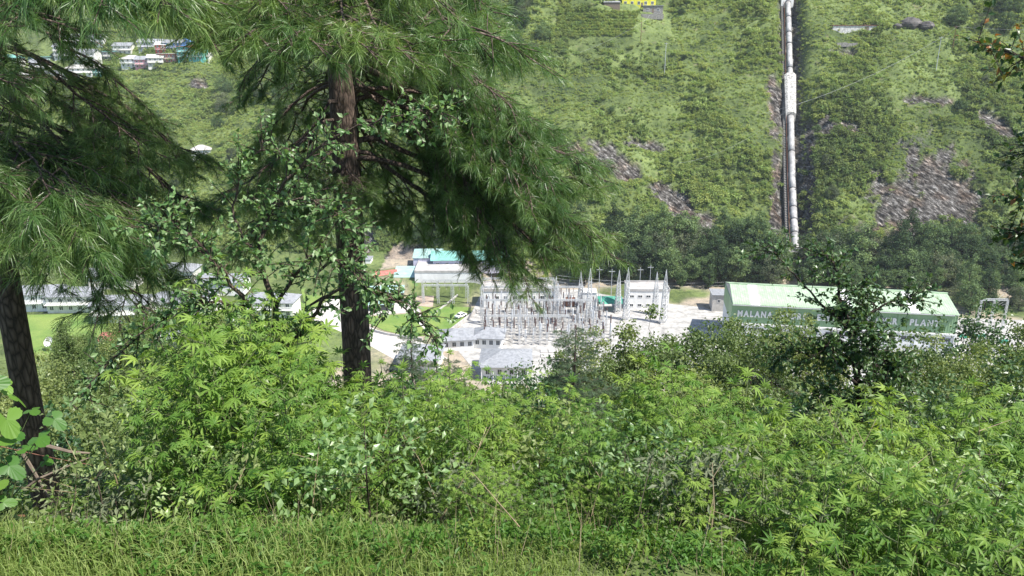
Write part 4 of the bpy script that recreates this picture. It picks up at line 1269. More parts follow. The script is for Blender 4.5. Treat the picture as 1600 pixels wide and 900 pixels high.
# ---- broad-leaved vine at the left edge: every leaf an object
def lobed_leaf(seed):
    g = np.random.default_rng(seed)
    a = np.linspace(-2.75, 2.75, 41)
    r = (.42 + .58 * np.abs(np.cos(a * 1.5)) ** .8) * (1 - .28 * np.abs(a) / 2.75) + .05 * (np.arange(41) % 2) + g.normal(size=41) * .02
    V = [(0, 0, 0)] + [(r[i] * math.cos(a[i]), r[i] * math.sin(a[i]) * .9, -.28 * (r[i] * math.cos(a[i])) ** 2 * (1 if math.cos(a[i]) > 0 else .3) - .15 * abs(math.sin(a[i])) * r[i]) for i in range(41)]
    F = [(0, i, i + 1) for i in range(1, 41)]
    return mesh_np('leaf', np.array(V), np.array(F), (M['lime_leaf'],), {'v': np.full(42, g.random())})
LL = [lobed_leaf(i) for i in range(4)]
vb = at(-10, 900, 2.9)
vine = empty('broad_leaved_plant', vb, 0, 'plant with large lobed lime-green leaves at the left edge', 'plant')
vm = MB()
gv = np.random.default_rng(4)
for (u, v, Y, s) in [(10, 655, 2.9, .085), (60, 683, 2.95, .07), (85, 655, 3.0, .06), (25, 620, 3.0, .06), (-15, 690, 2.85, .09), (15, 728, 2.9, .075), (-8, 760, 2.8, .06), (5, 600, 3.1, .06), (50, 640, 3.1, .05), (-40, 640, 2.9, .1), (38, 700, 3.05, .05), (-20, 600, 3.0, .08), (20, 675, 3.05, .06), (70, 720, 3.1, .04), (5, 785, 2.8, .05)]:
    p = at(u, v, Y) - vb
    o = link('leaf', LL[int(gv.integers(0, 4))], vine, p)
    o.rotation_euler = (gv.normal() * .3 + .35, gv.normal() * .3 + .15, gv.uniform(-.8, .8) - .2); o.scale = (s, s, s)
    vm.tube([(gv.uniform(-.2, 0), .1, .05), p * .6 + Vector((-.05, .02, .05)), p], [.006, .004, .002], 4, False)
vm.obj('stem', M['stem'], vine)

# ------------------------------------------------------------------ verge: grass and low weeds
def blades(n, xr, yr, seed, hmin, hmax, wd, mat, zfun, name, label, cat, vshift=0):
    g = np.random.default_rng(seed)
    x = g.uniform(*xr, n); y = yr[0] + (yr[1] - yr[0]) * g.random(n)
    dens = fbm(x * 1.4, y * 2.2, 3)
    k = g.random(n) < .12 + 1.5 * sm(.32, .6, dens)
    x, y = x[k], y[k]; n = len(x)
    z = zfun(x, y)
    h = g.uniform(hmin, hmax, n) * (.2 + 1.9 * fbm(x * 1.7 + 9, y * 2.4, 2) ** 1.5 * 1.3); th = g.uniform(0, 6.283, n); ln = g.uniform(.15, 1.1, n)
    d = np.stack([np.cos(th), np.sin(th), 0 * th], 1); s = np.stack([-np.sin(th), np.cos(th), 0 * th], 1) * wd
    P = np.stack([x, y, z], 1); up = np.array([0, 0, 1.])
    H = h[:, None]; Ln = ln[:, None]
    m = P + up * H * .6 + d * H * Ln * .25
    t = P + up * H * (1 - .35 * Ln) + d * H * Ln * .8
    V = np.stack([P - s, P + s, m + s * .8, m - s * .8, t], 1).reshape(-1, 3)
    i = np.arange(n)[:, None] * 5
    v = np.repeat(np.clip(g.random(n) * .6 + .4 * fbm(x * .9, y * 1.5, 2) + vshift, 0, 1), 5)
    o = link(name, mesh_np(name, V, [i + np.array([0, 1, 2, 3]), i + np.array([3, 2, 4])], (mat,), {'v': v}), kind='stuff')
    tag(o, label, cat)
blades(64000, (-3.6, 3.6), (2.40, 3.5), 1, .03, .11, .0022, M['grassblade'], lambda x, y: terr(x, y), 'grass', 'fine green grass growing thickly on the road verge', 'grass')
g = np.random.default_rng(12)
n = 9000
x = g.uniform(-3.8, 3.8, n); y = 2.42 + 1.9 * g.random(n)
k = g.random(n) < np.clip(.1 + 1.3 * sm(.35, .6, fbm(x * 1.2 + 20, y * 2, 3)) + .5 * (y > 3.0), 0, 1)
x, y = x[k], y[k]
C = np.stack([x, y, terr(x, y) + g.uniform(.02, .10, len(x))], 1)
V, F, v = cloud(g, C, .05, 6, .036, .0075, up=1.3)
tag(link('verge_weeds', mesh_np('weeds', V, F, (M['hemp'],), {'v': v}), kind='stuff'), 'low leafy weeds mixed through the verge grass', 'weeds')
# leafy herbs standing on the lip of the bank
HB = [clump_mesh(70 + i, 160, .16, .25, .038, .012, M['under'], 8) for i in range(4)]
n = 420
x = g.uniform(-4.5, 4.5, n); y = np.where(g.random(n) < .45, g.uniform(2.55, 2.95, n), g.uniform(2.7, 4.6, n))
scatter('bank_herbs', np.stack([x, y, terr(x, y)], 1), g.uniform(.3, .75, n), g.uniform(.45, 1, n), HB, 'bright leafy herbs crowding the lip of the bank', 'herbs', 5)

# taller bents and straw standing through the verge
n = 900
x = g.uniform(-3.6, 3.6, n); y = g.uniform(2.5, 3.3, n); z = terr(x, y)
h = g.uniform(.10, .30, n); ln = g.normal(size=(n, 2)) * .25
P = np.stack([x, y, z], 1); Tp = P + np.stack([ln[:, 0] * h, ln[:, 1] * h, h], 1)
sx_ = np.array([[.0012, 0, 0]])
V = np.stack([P - sx_, P + sx_, Tp], 1).reshape(-1, 3)
tag(link('straw', mesh_np('straw', V, np.arange(n)[:, None] * 3 + np.array([0, 1, 2]), (M['dry'],)), kind='stuff'), 'dry straw stems standing through the verge grass', 'straw')
# ------------------------------------------------------------------ buildings
def flat_pt(u, v, z=F0):
    a, b = (u - 800) / FPX, (450 - v) / FPX
    dy, dz = ca + b * sa, -sa + b * ca
    t = z / dz
    return Vector((a * t, dy * t, z))

PANE = {}
def window(parent, x, z, w_, h, y=0.0, mat='glass', frame='white', axis='x'):
    """frame standing 4 cm proud of the front wall, pane set inside it"""
    key = (round(w_, 2), round(h, 2), mat, frame)
    if key not in PANE:
        f = MB(); t_ = .09
        for (a, b, c, d) in ((-w_ / 2, 0, w_ / 2, t_), (-w_ / 2, h - t_, w_ / 2, h), (-w_ / 2, t_, -w_ / 2 + t_, h - t_), (w_ / 2 - t_, t_, w_ / 2, h - t_), (-.035, t_, .035, h - t_)):
            f.box(a, -.09, b, c, .0, d)
        p = MB(); p.box(-w_ / 2 + t_, -.03, t_, -.036, 0, h - t_); p.box(.036, -.03, t_, w_ / 2 - t_, 0, h - t_)
        PANE[key] = (f.mesh('window', M[frame]), p.mesh('pane', M[mat]))
    a, b = PANE[key]
    o = link('window', a, parent, (x, y, z) if axis == 'x' else (y, x, z))
    if axis == 'y': o.rotation_euler = (0, 0, R(90))
    link('pane', b, o)
    return o

def house(name, label, p, rz, w_, d, h, wall, roof, rtype='gable', rise=1.6, over=.5, wins=(), group=None, cat='building', floors=1, chim=False, trimm='white', door=None, veranda=False, balcony=None):
    """front wall at y=0 facing the camera side; parts: wall, roof, window, door"""
    t = empty(name, p, rz, label, cat, group)
    mb = MB(); mb.box(-w_ / 2, 0, -1.5, w_ / 2, d, h)
    if rtype == 'gable':
        e = .02
        mb.add([(-w_ / 2, 0, h), (-w_ / 2, d, h), (-w_ / 2, d / 2, h + rise - e), (w_ / 2, 0, h), (w_ / 2, d, h), (w_ / 2, d / 2, h + rise - e)], None, [(0, 2, 1), (3, 4, 5)])
    mb.obj('wall', M[wall], t)
    r = MB(); th = .14
    x0, x1 = -w_ / 2 - over, w_ / 2 + over
    if rtype == 'gable':
        dz = rise * over / (d / 2)
        for (ya, yb) in ((-over, d / 2), (d + over, d / 2)):
            za, zb = h - dz, h + rise
            P = [(x0, ya, za), (x1, ya, za), (x1, yb, zb), (x0, yb, zb)]
            r.hexa(P + [(a, b, c + th) for a, b, c in P])
    elif rtype == 'hip':
        dz = rise * over / (d / 2); i = min(w_ * .42, d / 2)
        B = [(x0, -over, h - dz), (x1, -over, h - dz), (x1, d + over, h - dz), (x0, d + over, h - dz), (-w_ / 2 + i, d / 2, h + rise), (w_ / 2 - i, d / 2, h + rise)]
        r.add(B, [(0, 1, 5, 4), (2, 3, 4, 5), (3, 2, 1, 0)], [(1, 2, 5), (3, 0, 4)])
        r.box(x0 - .05, -over - .05, h - dz - .22, x1 + .05, -over + .1, h - dz - .004)
    elif rtype == 'mono':
        P = [(x0, -over, h), (x1, -over, h), (x1, d + over, h + rise), (x0, d + over, h + rise)]
        r.hexa(P + [(a, b, c + th) for a, b, c in P])
    else:
        r.box(x0, -over, h + .003, x1, d + over, h + .22)
        if rtype == 'parapet':
            for bx_ in ((x0, -over, x1, -over + .2), (x0, d + over - .2, x1, d + over), (x0, -over + .2, x0 + .2, d + over - .2), (x1 - .2, -over + .2, x1, d + over - .2)):
                r.box(bx_[0], bx_[1], h + .22, bx_[2], bx_[3], h + .85)
    r.obj('roof', M[roof], t)
    for (x, z, ww, hh) in wins:
        window(t, x, z, ww, hh)
    if door is not None:
        dm = MB(); dm.box(door - .5, -.06, 0, door + .5, 0, 2.1); dm.obj('door', M['wood'], t)
    if balcony:
        for z in balcony:
            b = MB(); b.box(-w_ / 2 - .2, -1.2, z - .15, w_ / 2 + .2, -.003, z)
            b.box(-w_ / 2 - .2, -1.2, z + .85, w_ / 2 + .2, -1.12, z + .95)
            nb = int(w_ / .45)
            for i in range(nb + 1):
                xx = -w_ / 2 - .2 + (w_ + .36) * i / nb
                b.box(xx, -1.19, z + .003, xx + .05, -1.13, z + .85)
            b.obj('balcony', M[trimm], t)
    if veranda:
        n = max(3, int(w_ / 3))
        for i in range(n + 1):
            c = MB(); xx = -w_ / 2 + w_ * i / n
            c.box(xx - .1, -1.5, 0, xx + .1, -1.3, h - .3); c.obj('column', M[trimm], t)
        c = MB(); c.hexa([(-w_ / 2 - .3, -1.9, h - .45), (w_ / 2 + .3, -1.9, h - .45), (w_ / 2 + .3, -.01, h - .02), (-w_ / 2 - .3, -.01, h - .02)] + [(-w_ / 2 - .3, -1.9, h - .35), (w_ / 2 + .3, -1.9, h - .35), (w_ / 2 + .3, -.01, h + .08), (-w_ / 2 - .3, -.01, h + .08)])
        c.obj('veranda_roof', M[roof], t)
    return t

def wrow(w_, n, z, ww=1.2, hh=1.2):
    return [(-w_ / 2 + w_ * (i + .5) / n, z, ww, hh) for i in range(n)]

# ---- the power house
L0 = Vector((62.5, 205.6, F0)); ang = R(-8.9); LEN = 59.6; DEP = 19.0
EAVE, BAND = 14.0, 8.0
ph = empty('power_house', L0, ang, 'long pale green sheet-metal power house with white lettering on its wall', 'building')
mb = MB(); mb.box(0, .25, -2, LEN, DEP, BAND - .02); mb.obj('lower_wall', M['white'], ph)
mb = MB(); mb.box(.02, .3, BAND - .02, LEN - .02, DEP - .05, EAVE - .05)
mb.add([(0.02, .3, EAVE - .05), (0.02, DEP - .05, EAVE - .05), (0.02, DEP / 2, EAVE + 2.35), (LEN - .02, .3, EAVE - .05), (LEN - .02, DEP - .05, EAVE - .05), (LEN - .02, DEP / 2, EAVE + 2.35)], None, [(0, 2, 1), (3, 4, 5)])
mb.obj('wall_frame', M['steel'], ph)
# ribbed wall sheets and roof sheets, one by one
NP = 24; pw = LEN / NP
sheet = MB()
for k in range(4):
    x = pw * k / 4
    sheet.hexa([(x + .02, .0, 0), (x + pw / 4 - .10, .0, 0), (x + pw / 4 - .10, .22, 0), (x + .02, .22, 0), (x + .02, .0, EAVE - BAND - .25), (x + pw / 4 - .10, .0, EAVE - BAND - .25), (x + pw / 4 - .10, .22, EAVE - BAND - .25), (x + .02, .22, EAVE - BAND - .25)])
    sheet.box(x + pw / 4 - .10, -.07, 0, x + pw / 4 + .02, .22, EAVE - BAND - .25)
sheet_me = sheet.mesh('wall_sheet', M['clad_green'])
for i in range(NP):
    link('wall_sheet', sheet_me, ph, (pw * i, .04, BAND))
slope_l = math.hypot(DEP / 2 + 1.0, 2.5 * (DEP / 2 + 1.0) / (DEP / 2))
rs = MB()
rs.box(.0, 0, 0, pw - .012, slope_l, .06)
for k in range(4):
    rs.hexa([(pw * k / 4 + .04, 0, .06), (pw * k / 4 + .20, 0, .06), (pw * k / 4 + .20, slope_l, .06), (pw * k / 4 + .04, slope_l, .06), (pw * k / 4 + .08, 0, .10), (pw * k / 4 + .16, 0, .10), (pw * k / 4 + .16, slope_l, .10), (pw * k / 4 + .08, slope_l, .10)])
rs_me = rs.mesh('roof_sheet', M['roof_green'])
rs2 = rs_me.copy(); rs2.materials.clear(); rs2.materials.append(M['white'])
pit = math.atan2(2.5, DEP / 2)
for i in range(NP):
    o = link('roof_sheet', rs2 if i in (2, 12, 19) else rs_me, ph, (pw * i, -1.0, EAVE - 1.0 * math.tan(pit)))
    o.rotation_euler = (pit, 0, 0)
    o = link('roof_sheet', rs_me, ph, (pw * (i + 1), DEP + 1.0, EAVE - 1.0 * math.tan(pit)))
    o.rotation_euler = (pit, 0, math.pi)
mb = MB(); mb.box(-.2, DEP / 2 - .25, EAVE + 2.55, LEN + .2, DEP / 2 + .25, EAVE + 2.75); mb.obj('ridge_cap', M['roof_green'], ph)
mb = MB(); mb.box(-.1, -1.22, EAVE - .55, LEN + .1, -1.02, EAVE - .33); mb.obj('gutter', M['steel'], ph)
mb = MB(); mb.box(LEN - .02, -.05, BAND, LEN + .12, DEP, EAVE - .3); mb.box(-.12, -.05, BAND, .0, DEP, EAVE - .3); mb.obj('end_cladding', M['clad_green'], ph)
mb = MB(); mb.box(-.3, -.3, BAND - .55, LEN + .3, .24, BAND - .06); mb.obj('ledge', M['white'], ph)
for i in range(12):
    x = 2.5 + i * 5.0
    window(ph, x, 5.4, 3.0, 1.2, y=.25)
    mb = MB(); mb.box(x + 2.1, -.05, -1, x + 2.7, .24, BAND - .56); mb.obj('pilaster', M['white'], ph)
for x in (17.0, 44.5):
    mb = MB(); mb.tube([(x, -.14, BAND - .4), (x, -.14, EAVE - .56)], [.09, .09], 6); mb.obj('downpipe', M['clad_green'], ph)
# lettering, one letter at a time
TXT = {}
def letter_mesh(ch):
    if ch not in TXT:
        cu = bpy.data.curves.new('letter', 'FONT'); cu.body = ch; cu.size = 1.0; cu.extrude = .06; cu.offset = .05; cu.resolution_u = 3
        ob = bpy.data.objects.new('letter', cu); col.objects.link(ob)
        bpy.context.view_layer.update()
        me = bpy.data.meshes.new_from_object(ob.evaluated_get(bpy.context.evaluated_depsgraph_get()))
        bpy.data.objects.remove(ob)
        me.name = 'letter'; me.materials.clear(); me.materials.append(M['white'])
        xs = [v.co.x for v in me.vertices]; ys_ = [v.co.y for v in me.vertices]
        TXT[ch] = (me, min(xs), max(xs), min(ys_), max(ys_))
    return TXT[ch]
CAPH = 1.65
for word, xa, xb in (('MALANA', 1.6, 11.2), ('HYDRO', 13.0, 20.9), ('ELECTRIC', 23.2, 33.8), ('POWER', 36.3, 44.4), ('PLANT', 47.6, 55.2)):
    ms = [letter_mesh(c) for c in word]
    tot = sum(m[2] - m[1] for m in ms); gap = .14
    k = (xb - xa) / (tot + gap * (len(ms) - 1))
    x = xa
    for m in ms:
        o = link('letter', m[0], ph, (x - m[1] * k, -.16, BAND + 2.0))
        o.rotation_euler = (R(90), 0, 0)
        o.scale = (k, CAPH / .70, 1)
        x += (m[2] - m[1] + gap) * k
mb = MB(); mb.box(38, -5, 3.3, 60, -.31, 3.55); mb.obj('canopy', M['slate'], ph)
for x in (40, 45, 50, 55, 59):
    mb = MB(); mb.box(x - .15, -4.8, -1, x + .15, -4.5, 3.297); mb.obj('canopy_post', M['steel'], ph)

# ---- other plant buildings
p = flat_pt(1128, 487); house('grey_annex', 'low grey flat-roofed annex at the left end of the green power house', (p.x, p.y, F0), -.1, 6.6, 6, 5.6, 'concrete', 'slate', 'flat', wins=[(-1.2, 3, 1.0, 1.2), (1.6, 3, 1.0, 1.2)], over=.4)
p = flat_pt(1012, 484); cw = 13.6
house('white_block', 'white two-storey block with small dark windows behind the lattice towers', (p.x, p.y, F0), -.02, cw, 9, 6.4, 'white', 'concrete_light', 'parapet', over=.15, wins=wrow(cw, 5, 1.1, 1.3, 1.0) + wrow(cw, 5, 4.2, 1.5, .9))
p = flat_pt(812, 480); house('control_building', 'long white control building behind the switchyard posts', (p.x, p.y, F0), .02, 24, 9, 5.6, 'white', 'concrete_light', 'parapet', over=.2, wins=wrow(24, 8, 2.6, 1.4, 1.4))
p = flat_pt(918, 482); house('relay_hut', 'small white hut between the left lattice towers', (p.x + .3, p.y, F0), 0, 5, 4, 5.5, 'white', 'white', 'flat', over=.25, wins=[(0, 3, 1.2, .8)])
p = flat_pt(700, 456); house('white_hall', 'large white flat-roofed hall below the long green-roofed building', (p.x, p.y, F0), .0, 23, 14, 7.0, 'white', 'concrete_light', 'parapet', over=.1, wins=[(-9, .9, .8, .8), (-5, 4.2, .5, .5)])
# open shed left of the hall
p = flat_pt(637, 452)
t = empty('open_shed', (p.x, p.y, F0), .0, 'open-fronted shed with pale teal roof at the left end of the white hall', 'shed')
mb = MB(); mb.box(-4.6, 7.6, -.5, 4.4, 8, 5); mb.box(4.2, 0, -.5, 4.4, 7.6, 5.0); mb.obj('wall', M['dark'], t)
mb = MB(); mb.hexa([(-5, -1, 4.6), (4.6, -1, 4.6), (4.6, 8.6, 6.0), (-5, 8.6, 6.0), (-5, -1, 4.75), (4.6, -1, 4.75), (4.6, 8.6, 6.15), (-5, 8.6, 6.15)]); mb.obj('roof', M['teal_pale'], t)
for x in (-4.4, -1.4, 1.4, 4.0):
    mb = MB(); mb.box(x - .12, -.5, -.5, x + .12, -.26, 4.65); mb.obj('post', M['steel'], t)
# bench terrace buildings
zt = F0 + 5
def terr_house(u, v, z): return flat_pt(u, v, z)
p = flat_pt(735, 421, zt)
house('staff_block', 'long lilac-walled building with bright teal roof above the white hall', (p.x, p.y, T(p.x, p.y)), .03, 27, 8, 4.0, 'lilac', 'teal', 'gable', 1.9, .9, wins=wrow(27, 8, 1.4, 1.3, 1.2))
p = flat_pt(668, 418, zt)
house('store_block', 'lilac-walled store with low green roof left of the long teal-roofed building', (p.x, p.y, T(p.x, p.y)), .02, 10.2, 8, 3.6, 'lilac', 'teal_pale', 'mono', 1.2, .3, wins=[(-2, 1.4, .6, .8)])
p = flat_pt(604, 452)
house('red_roof_house', 'small white house with faded red and pink sheet roof', (p.x, p.y, F0), .35, 8.5, 7, 4.2, 'white', 'redroof', 'gable', 1.7, .5, wins=[(-2, 1.6, 1, 1.2), (2, 1.6, 1, 1.2)])
p = flat_pt(604, 474)
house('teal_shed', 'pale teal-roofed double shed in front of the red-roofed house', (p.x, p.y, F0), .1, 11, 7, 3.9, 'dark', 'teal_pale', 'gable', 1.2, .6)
p = flat_pt(596, 486)
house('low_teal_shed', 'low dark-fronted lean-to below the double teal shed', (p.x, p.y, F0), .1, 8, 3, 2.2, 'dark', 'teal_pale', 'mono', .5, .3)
p = flat_pt(570, 432)
house('white_hut', 'narrow white hut just right of the main pine trunk', (p.x, p.y, F0), 0, 5, 5, 6.4, 'white', 'slate', 'flat', over=.2)
# slate-roofed houses near the bottom
for (u, v, zz, w_, d, h, rz, lab) in [(655, 580, F0, 10.5, 9, 4.2, -.05, 'white house with grey slate hip roof left of the switchyard front'),
                                   (716, 548, F0, 9, 8, 3.8, .15, 'small slate-roofed wing between the two larger slate houses'),
                                   (762, 545, F0, 8, 7, 3.8, -.1, 'slate pyramid-roofed house behind the right slate house'),
                                   (790, 592, F0, 12.5, 10, 4.4, -.02, 'wide white house with grey slate roof at the front corner of the switchyard')]:
    p = flat_pt(u, v, zz)
    house('slate_house', lab, (p.x, p.y, zz), rz, w_, d, h, 'white', 'slate', 'hip', 1.6, .8, wins=wrow(w_, 4, 1.2, 1.2, 1.5), veranda=(u in (655, 790)))
# white quarters at left
for i, (u, v, w_, h, rz, lab) in enumerate([(55, 487, 16, 6.0, .1, 'white quarters at far left with balcony rail behind the left pine'), (112, 489, 15, 6.0, .05, 'white two-storey quarters above the left lawn'), (190, 505, 17, 6.2, .08, 'white quarters with tall columns in the left middle'),
                                   (258, 497, 11, 6.0, -.1, 'white gabled quarters with dark window left of the cannabis stalk'), (300, 492, 13, 5.4, -.1, 'grey-roofed white quarters behind the cannabis stalk'), (420, 497, 16, 5.6, -.05, 'wide white quarters with slate roof left of the main pine'),
                                   (345, 462, 16, 5.0, 0, 'white building with stacked timber beside it, second row'), (275, 440, 13, 4.4, 0, 'low white building in the second row behind the conifer'), (175, 452, 16, 5, .05, 'long low grey-roofed building in the second row at left')]):
    p = flat_pt(u, v)
    house('quarters', lab, (p.x, p.y, F0), rz, w_, 8, h, 'cream' if i % 3 else 'white', 'slate', 'hip' if i % 2 else 'gable', 1.8, .6, wins=wrow(w_, 5, 1.0, 1.3, 1.4) + (wrow(w_, 5, 3.8, 1.3, 1.2) if h > 5.5 else []), balcony=[3.1] if h > 5.5 else None)
for (u, v, w_, wl, rf, lab) in [(173, 548, 7, 'concrete', 'redroof', 'small shed with red and white striped sheet roof below the quarters'), (245, 545, 6.5, 'white', 'concrete_light', 'small white flat-roofed shed near the lower left lawn'), (268, 546, 3, 'concrete', 'slate', 'tiny grey outhouse right of the small white shed')]:
    p = flat_pt(u, v)
    house('shed', lab, (p.x, p.y, F0), .1, w_, 5, 3.0, wl, rf, 'mono', .7, .3, cat='shed')
p = flat_pt(345, 400, F0 + 1)
for k, (u, v, c, lab) in enumerate([(178, 437, 'blue', 'blue tarpaulin shelter behind the quarters, left one'), (262, 430, 'blue', 'blue tarpaulin shelter behind the quarters, right one')]):
    p = flat_pt(u, v)
    o = MB(); o.hexa([(-3, -1.6, 0), (3, -1.6, 0), (2.6, 1.6, 0), (-2.6, 1.6, 0), (-2.8, -.2, 2.2), (2.8, -.2, 2.2), (2.6, .2, 2.3), (-2.6, .2, 2.3)])
    tag(o.obj('tarpaulin_shelter', M[c], None, (p.x, p.y, F0 + .1)), lab, 'shelter')
# satellite dish
p = flat_pt(80, 548)
t = empty('satellite_dish', (p.x, p.y, F0 + .1), R(-20), 'white satellite dish standing on the left lawn', 'dish')
mb = MB(); mb.tube([(0, 0, 0), (0, 0, 2.2)], [.15, .12], 8); mb.obj('mast', M['steel'], t)
rr = np.linspace(.02, 1.5, 7); th = np.linspace(0, 2 * np.pi, 25)[:-1]
V = np.array([(r * math.cos(a), r * math.sin(a), .22 * r * r) for r in rr for a in th])
i = np.arange(6)[:, None] * 24; j = np.arange(24)[None]
F = np.stack([i + j, i + (j + 1) % 24, i + 24 + (j + 1) % 24, i + 24 + j], -1).reshape(-1, 4)
o = link('reflector', mesh_np('reflector', V, F, (M['white'],), None, True), t, (0, 0, 2.6)); o.rotation_euler = (R(55), 0, 0)

# low stone retaining wall under the terrace and along the road
for (pts, h, lab) in [([(646, 424), (785, 426)], 3.6, 'stone retaining wall under the long teal-roofed building'), ([(668, 500), (715, 462)], .5, 'low kerb wall beside the parked white car'), ([(690, 530), (745, 488)], 1.2, 'white boundary wall between lawn and switchyard'), ([(560, 512), (605, 524), (660, 532)], .8, 'curving white kerb wall round the left lawn')]:
    P = [flat_pt(*q) for q in pts]
    o = MB()
    for a, b in zip(P[:-1], P[1:]):
        d = (b - a).normalized(); s_ = Vector((-d.y, d.x, 0)) * .2
        o.hexa([tuple(a - s_), tuple(b - s_), tuple(b + s_), tuple(a + s_)] + [tuple(q + Vector((0, 0, h))) for q in (a - s_, b - s_, b + s_, a + s_)])
    tag(o.obj('boundary_wall', M['stone_wall' if h > 3 else 'concrete_light']), lab, 'wall')

# ---- parked car
def car(loc, rz, body, label):
    t = empty('parked_car', loc, rz, label, 'car')
    prof = [(-2.1, .35), (-2.1, .85), (-1.9, .95), (-1.35, 1.0), (-.75, 1.45), (.9, 1.48), (1.6, 1.02), (2.05, .9), (2.1, .35)]
    n = len(prof)
    V = [(x, s * (.82 if z < 1.1 else .66), z) for s in (-1, 1) for x, z in prof]
    Q = [(i, i + 1, n + i + 1, n + i) for i in range(n - 1)] + [(n - 1, 0, n, 2 * n - 1)]
    me = bpy.data.meshes.new('body'); me.from_pydata(V, [], Q + [tuple(range(n - 1, -1, -1)), tuple(range(n, 2 * n))]); me.materials.append(M[body])
    link('body', me, t)
    wn = MB(); 
    for s in (-1, 1):
        wn.hexa([(-1.1, s * .76, 1.0), (1.4, s * .76, 1.0), (1.4, s * .84, 1.0), (-1.1, s * .84, 1.0), (-.65, s * .64, 1.4), (.85, s * .64, 1.4), (.85, s * .72, 1.4), (-.65, s * .72, 1.4)])
    wn.obj('side_window', M['glass'], t)
    ws = MB(); ws.add([(-1.38, -.7, 1.0), (-1.38, .7, 1.0), (-.78, .6, 1.47), (-.78, -.6, 1.47)], [(0, 3, 2, 1)]); ws.obj('windscreen', M['glass'], t)
    for x in (-1.3, 1.3):
        for s in (-1, 1):
            wh = MB(); wh.tube([(x, s * .7, .32), (x, s * .86, .32)], [.32, .32], 12); wh.obj('wheel', M['tyre'], t)
p = flat_pt(720, 496); car((p.x, p.y, F0 + .12), R(52), 'white', 'white car parked on the drive beside the small lawn')

# ---- green tarpaulin roof and netting
p = flat_pt(952, 484)
t = empty('tarpaulin_tent', (p.x, p.y, F0), 0, 'bright green tarpaulin over a heap left of the white block', 'tarpaulin')
o = MB(); 
for i in range(5):
    x = -4 + i * 1.6
    o.hexa([(x, -2, 2.6 + .2 * (i % 2)), (x + 1.6, -2, 2.8 - .2 * (i % 2)), (x + 1.6, 2.5, 2.6), (x, 2.5, 2.6), (x, 0, 4.6 + .15 * (i % 2)), (x + 1.6, 0, 4.75 - .15 * (i % 2)), (x + 1.6, 1, 4.4), (x, 1, 4.4)])
o.obj('sheet', M['tarp'], t)
for x in (-3.8, 3.8):
    o = MB(); o.tube([(x, -1.8, 0), (x, -1.8, 2.8)], [.08, .08], 6); o.obj('pole', M['wood'], t)
for (u, v, w_, lab) in [(1520, 528, 7.5, 'strip of bright green netting right of the power house'), (1568, 536, 2.6, 'scrap of bright green netting near the right edge')]:
    p = flat_pt(u, v, F0 + 3)
    o = MB()
    for i in range(12):
        x = -w_ / 2 + w_ * i / 12
        z = .25 * math.sin(i * 1.9)
        o.hexa([(x, -.05, z), (x + w_ / 12 * .9, -.05, z + .1), (x + w_ / 12 * .9, .9, z + .5), (x, .9, z + .4), (x, -.05, z + .3), (x + w_ / 12 * .9, -.05, z + .4), (x + w_ / 12 * .9, .9, z + .8), (x, .9, z + .7)])
    for x in (-w_ / 2, w_ / 2):
        o.box(x - .04, .3, -3, x + .04, .38, .2)
    tag(o.obj('netting', M['tarp'], None, (p.x, p.y, F0 + 3)), lab, 'netting')

# ------------------------------------------------------------------ lattice towers, switchyard
def lattice(H, wb, wt, nseg=8, peak=4.5):
    mb = MB()
    c = lambda t, k: np.array([(-1, 1, 1, -1)[k] * (wb + (wt - wb) * t) / 2, (-1, -1, 1, 1)[k] * (wb + (wt - wb) * t) / 2, (H - peak) * t])
    for k in range(4):
        mb.bar(c(0, k), c(1, k), .105)
        mb.bar(c(1, k), (0, 0, H), .085)
        k2 = (k + 1) % 4
        for i in range(nseg):
            a, b = i / nseg, (i + 1) / nseg
            mb.bar(c(a, k), c(b, k2), .075); mb.bar(c(a, k2), c(b, k), .075); mb.bar(c(b, k), c(b, k2), .075)
    return mb.mesh('lattice', M['steel'])
LM = {h: lattice(h, 1.9, .9, 9 if h > 12 else 6) for h in (17.5, 14.5, 11.5)}
TW = []
for (u, v, H, lab) in [(978, 500, 17.5, 'tall lattice tower at the left end of the white block'), (965, 488, 14.5, 'shorter lattice tower just behind the one left of the white block'),
                       (1036, 505, 17.5, 'tall lattice tower before the right end of the white block'), (1023, 492, 14.5, 'shorter lattice tower behind the right tall one'),
                       (920, 502, 17.5, 'tall lattice tower beside the small white hut'), (906, 490, 14.5, 'shorter lattice tower behind the one beside the hut'),
                       (868, 500, 14.5, 'lattice tower at the right side of the control building'), (853, 488, 11.5, 'low lattice tower behind the control building end')]:
    p = flat_pt(u, v)
    t = empty('lattice_tower', (p.x, p.y, F0 + .05), R(8), lab, 'tower', 'lattice gantry towers')
    link('lattice', LM[H], t)
    mb = MB(); mb.box(-1.3, -1.3, -.2, 1.3, 1.3, .25); mb.obj('footing', M['concrete'], t)
    TW.append((p, H))

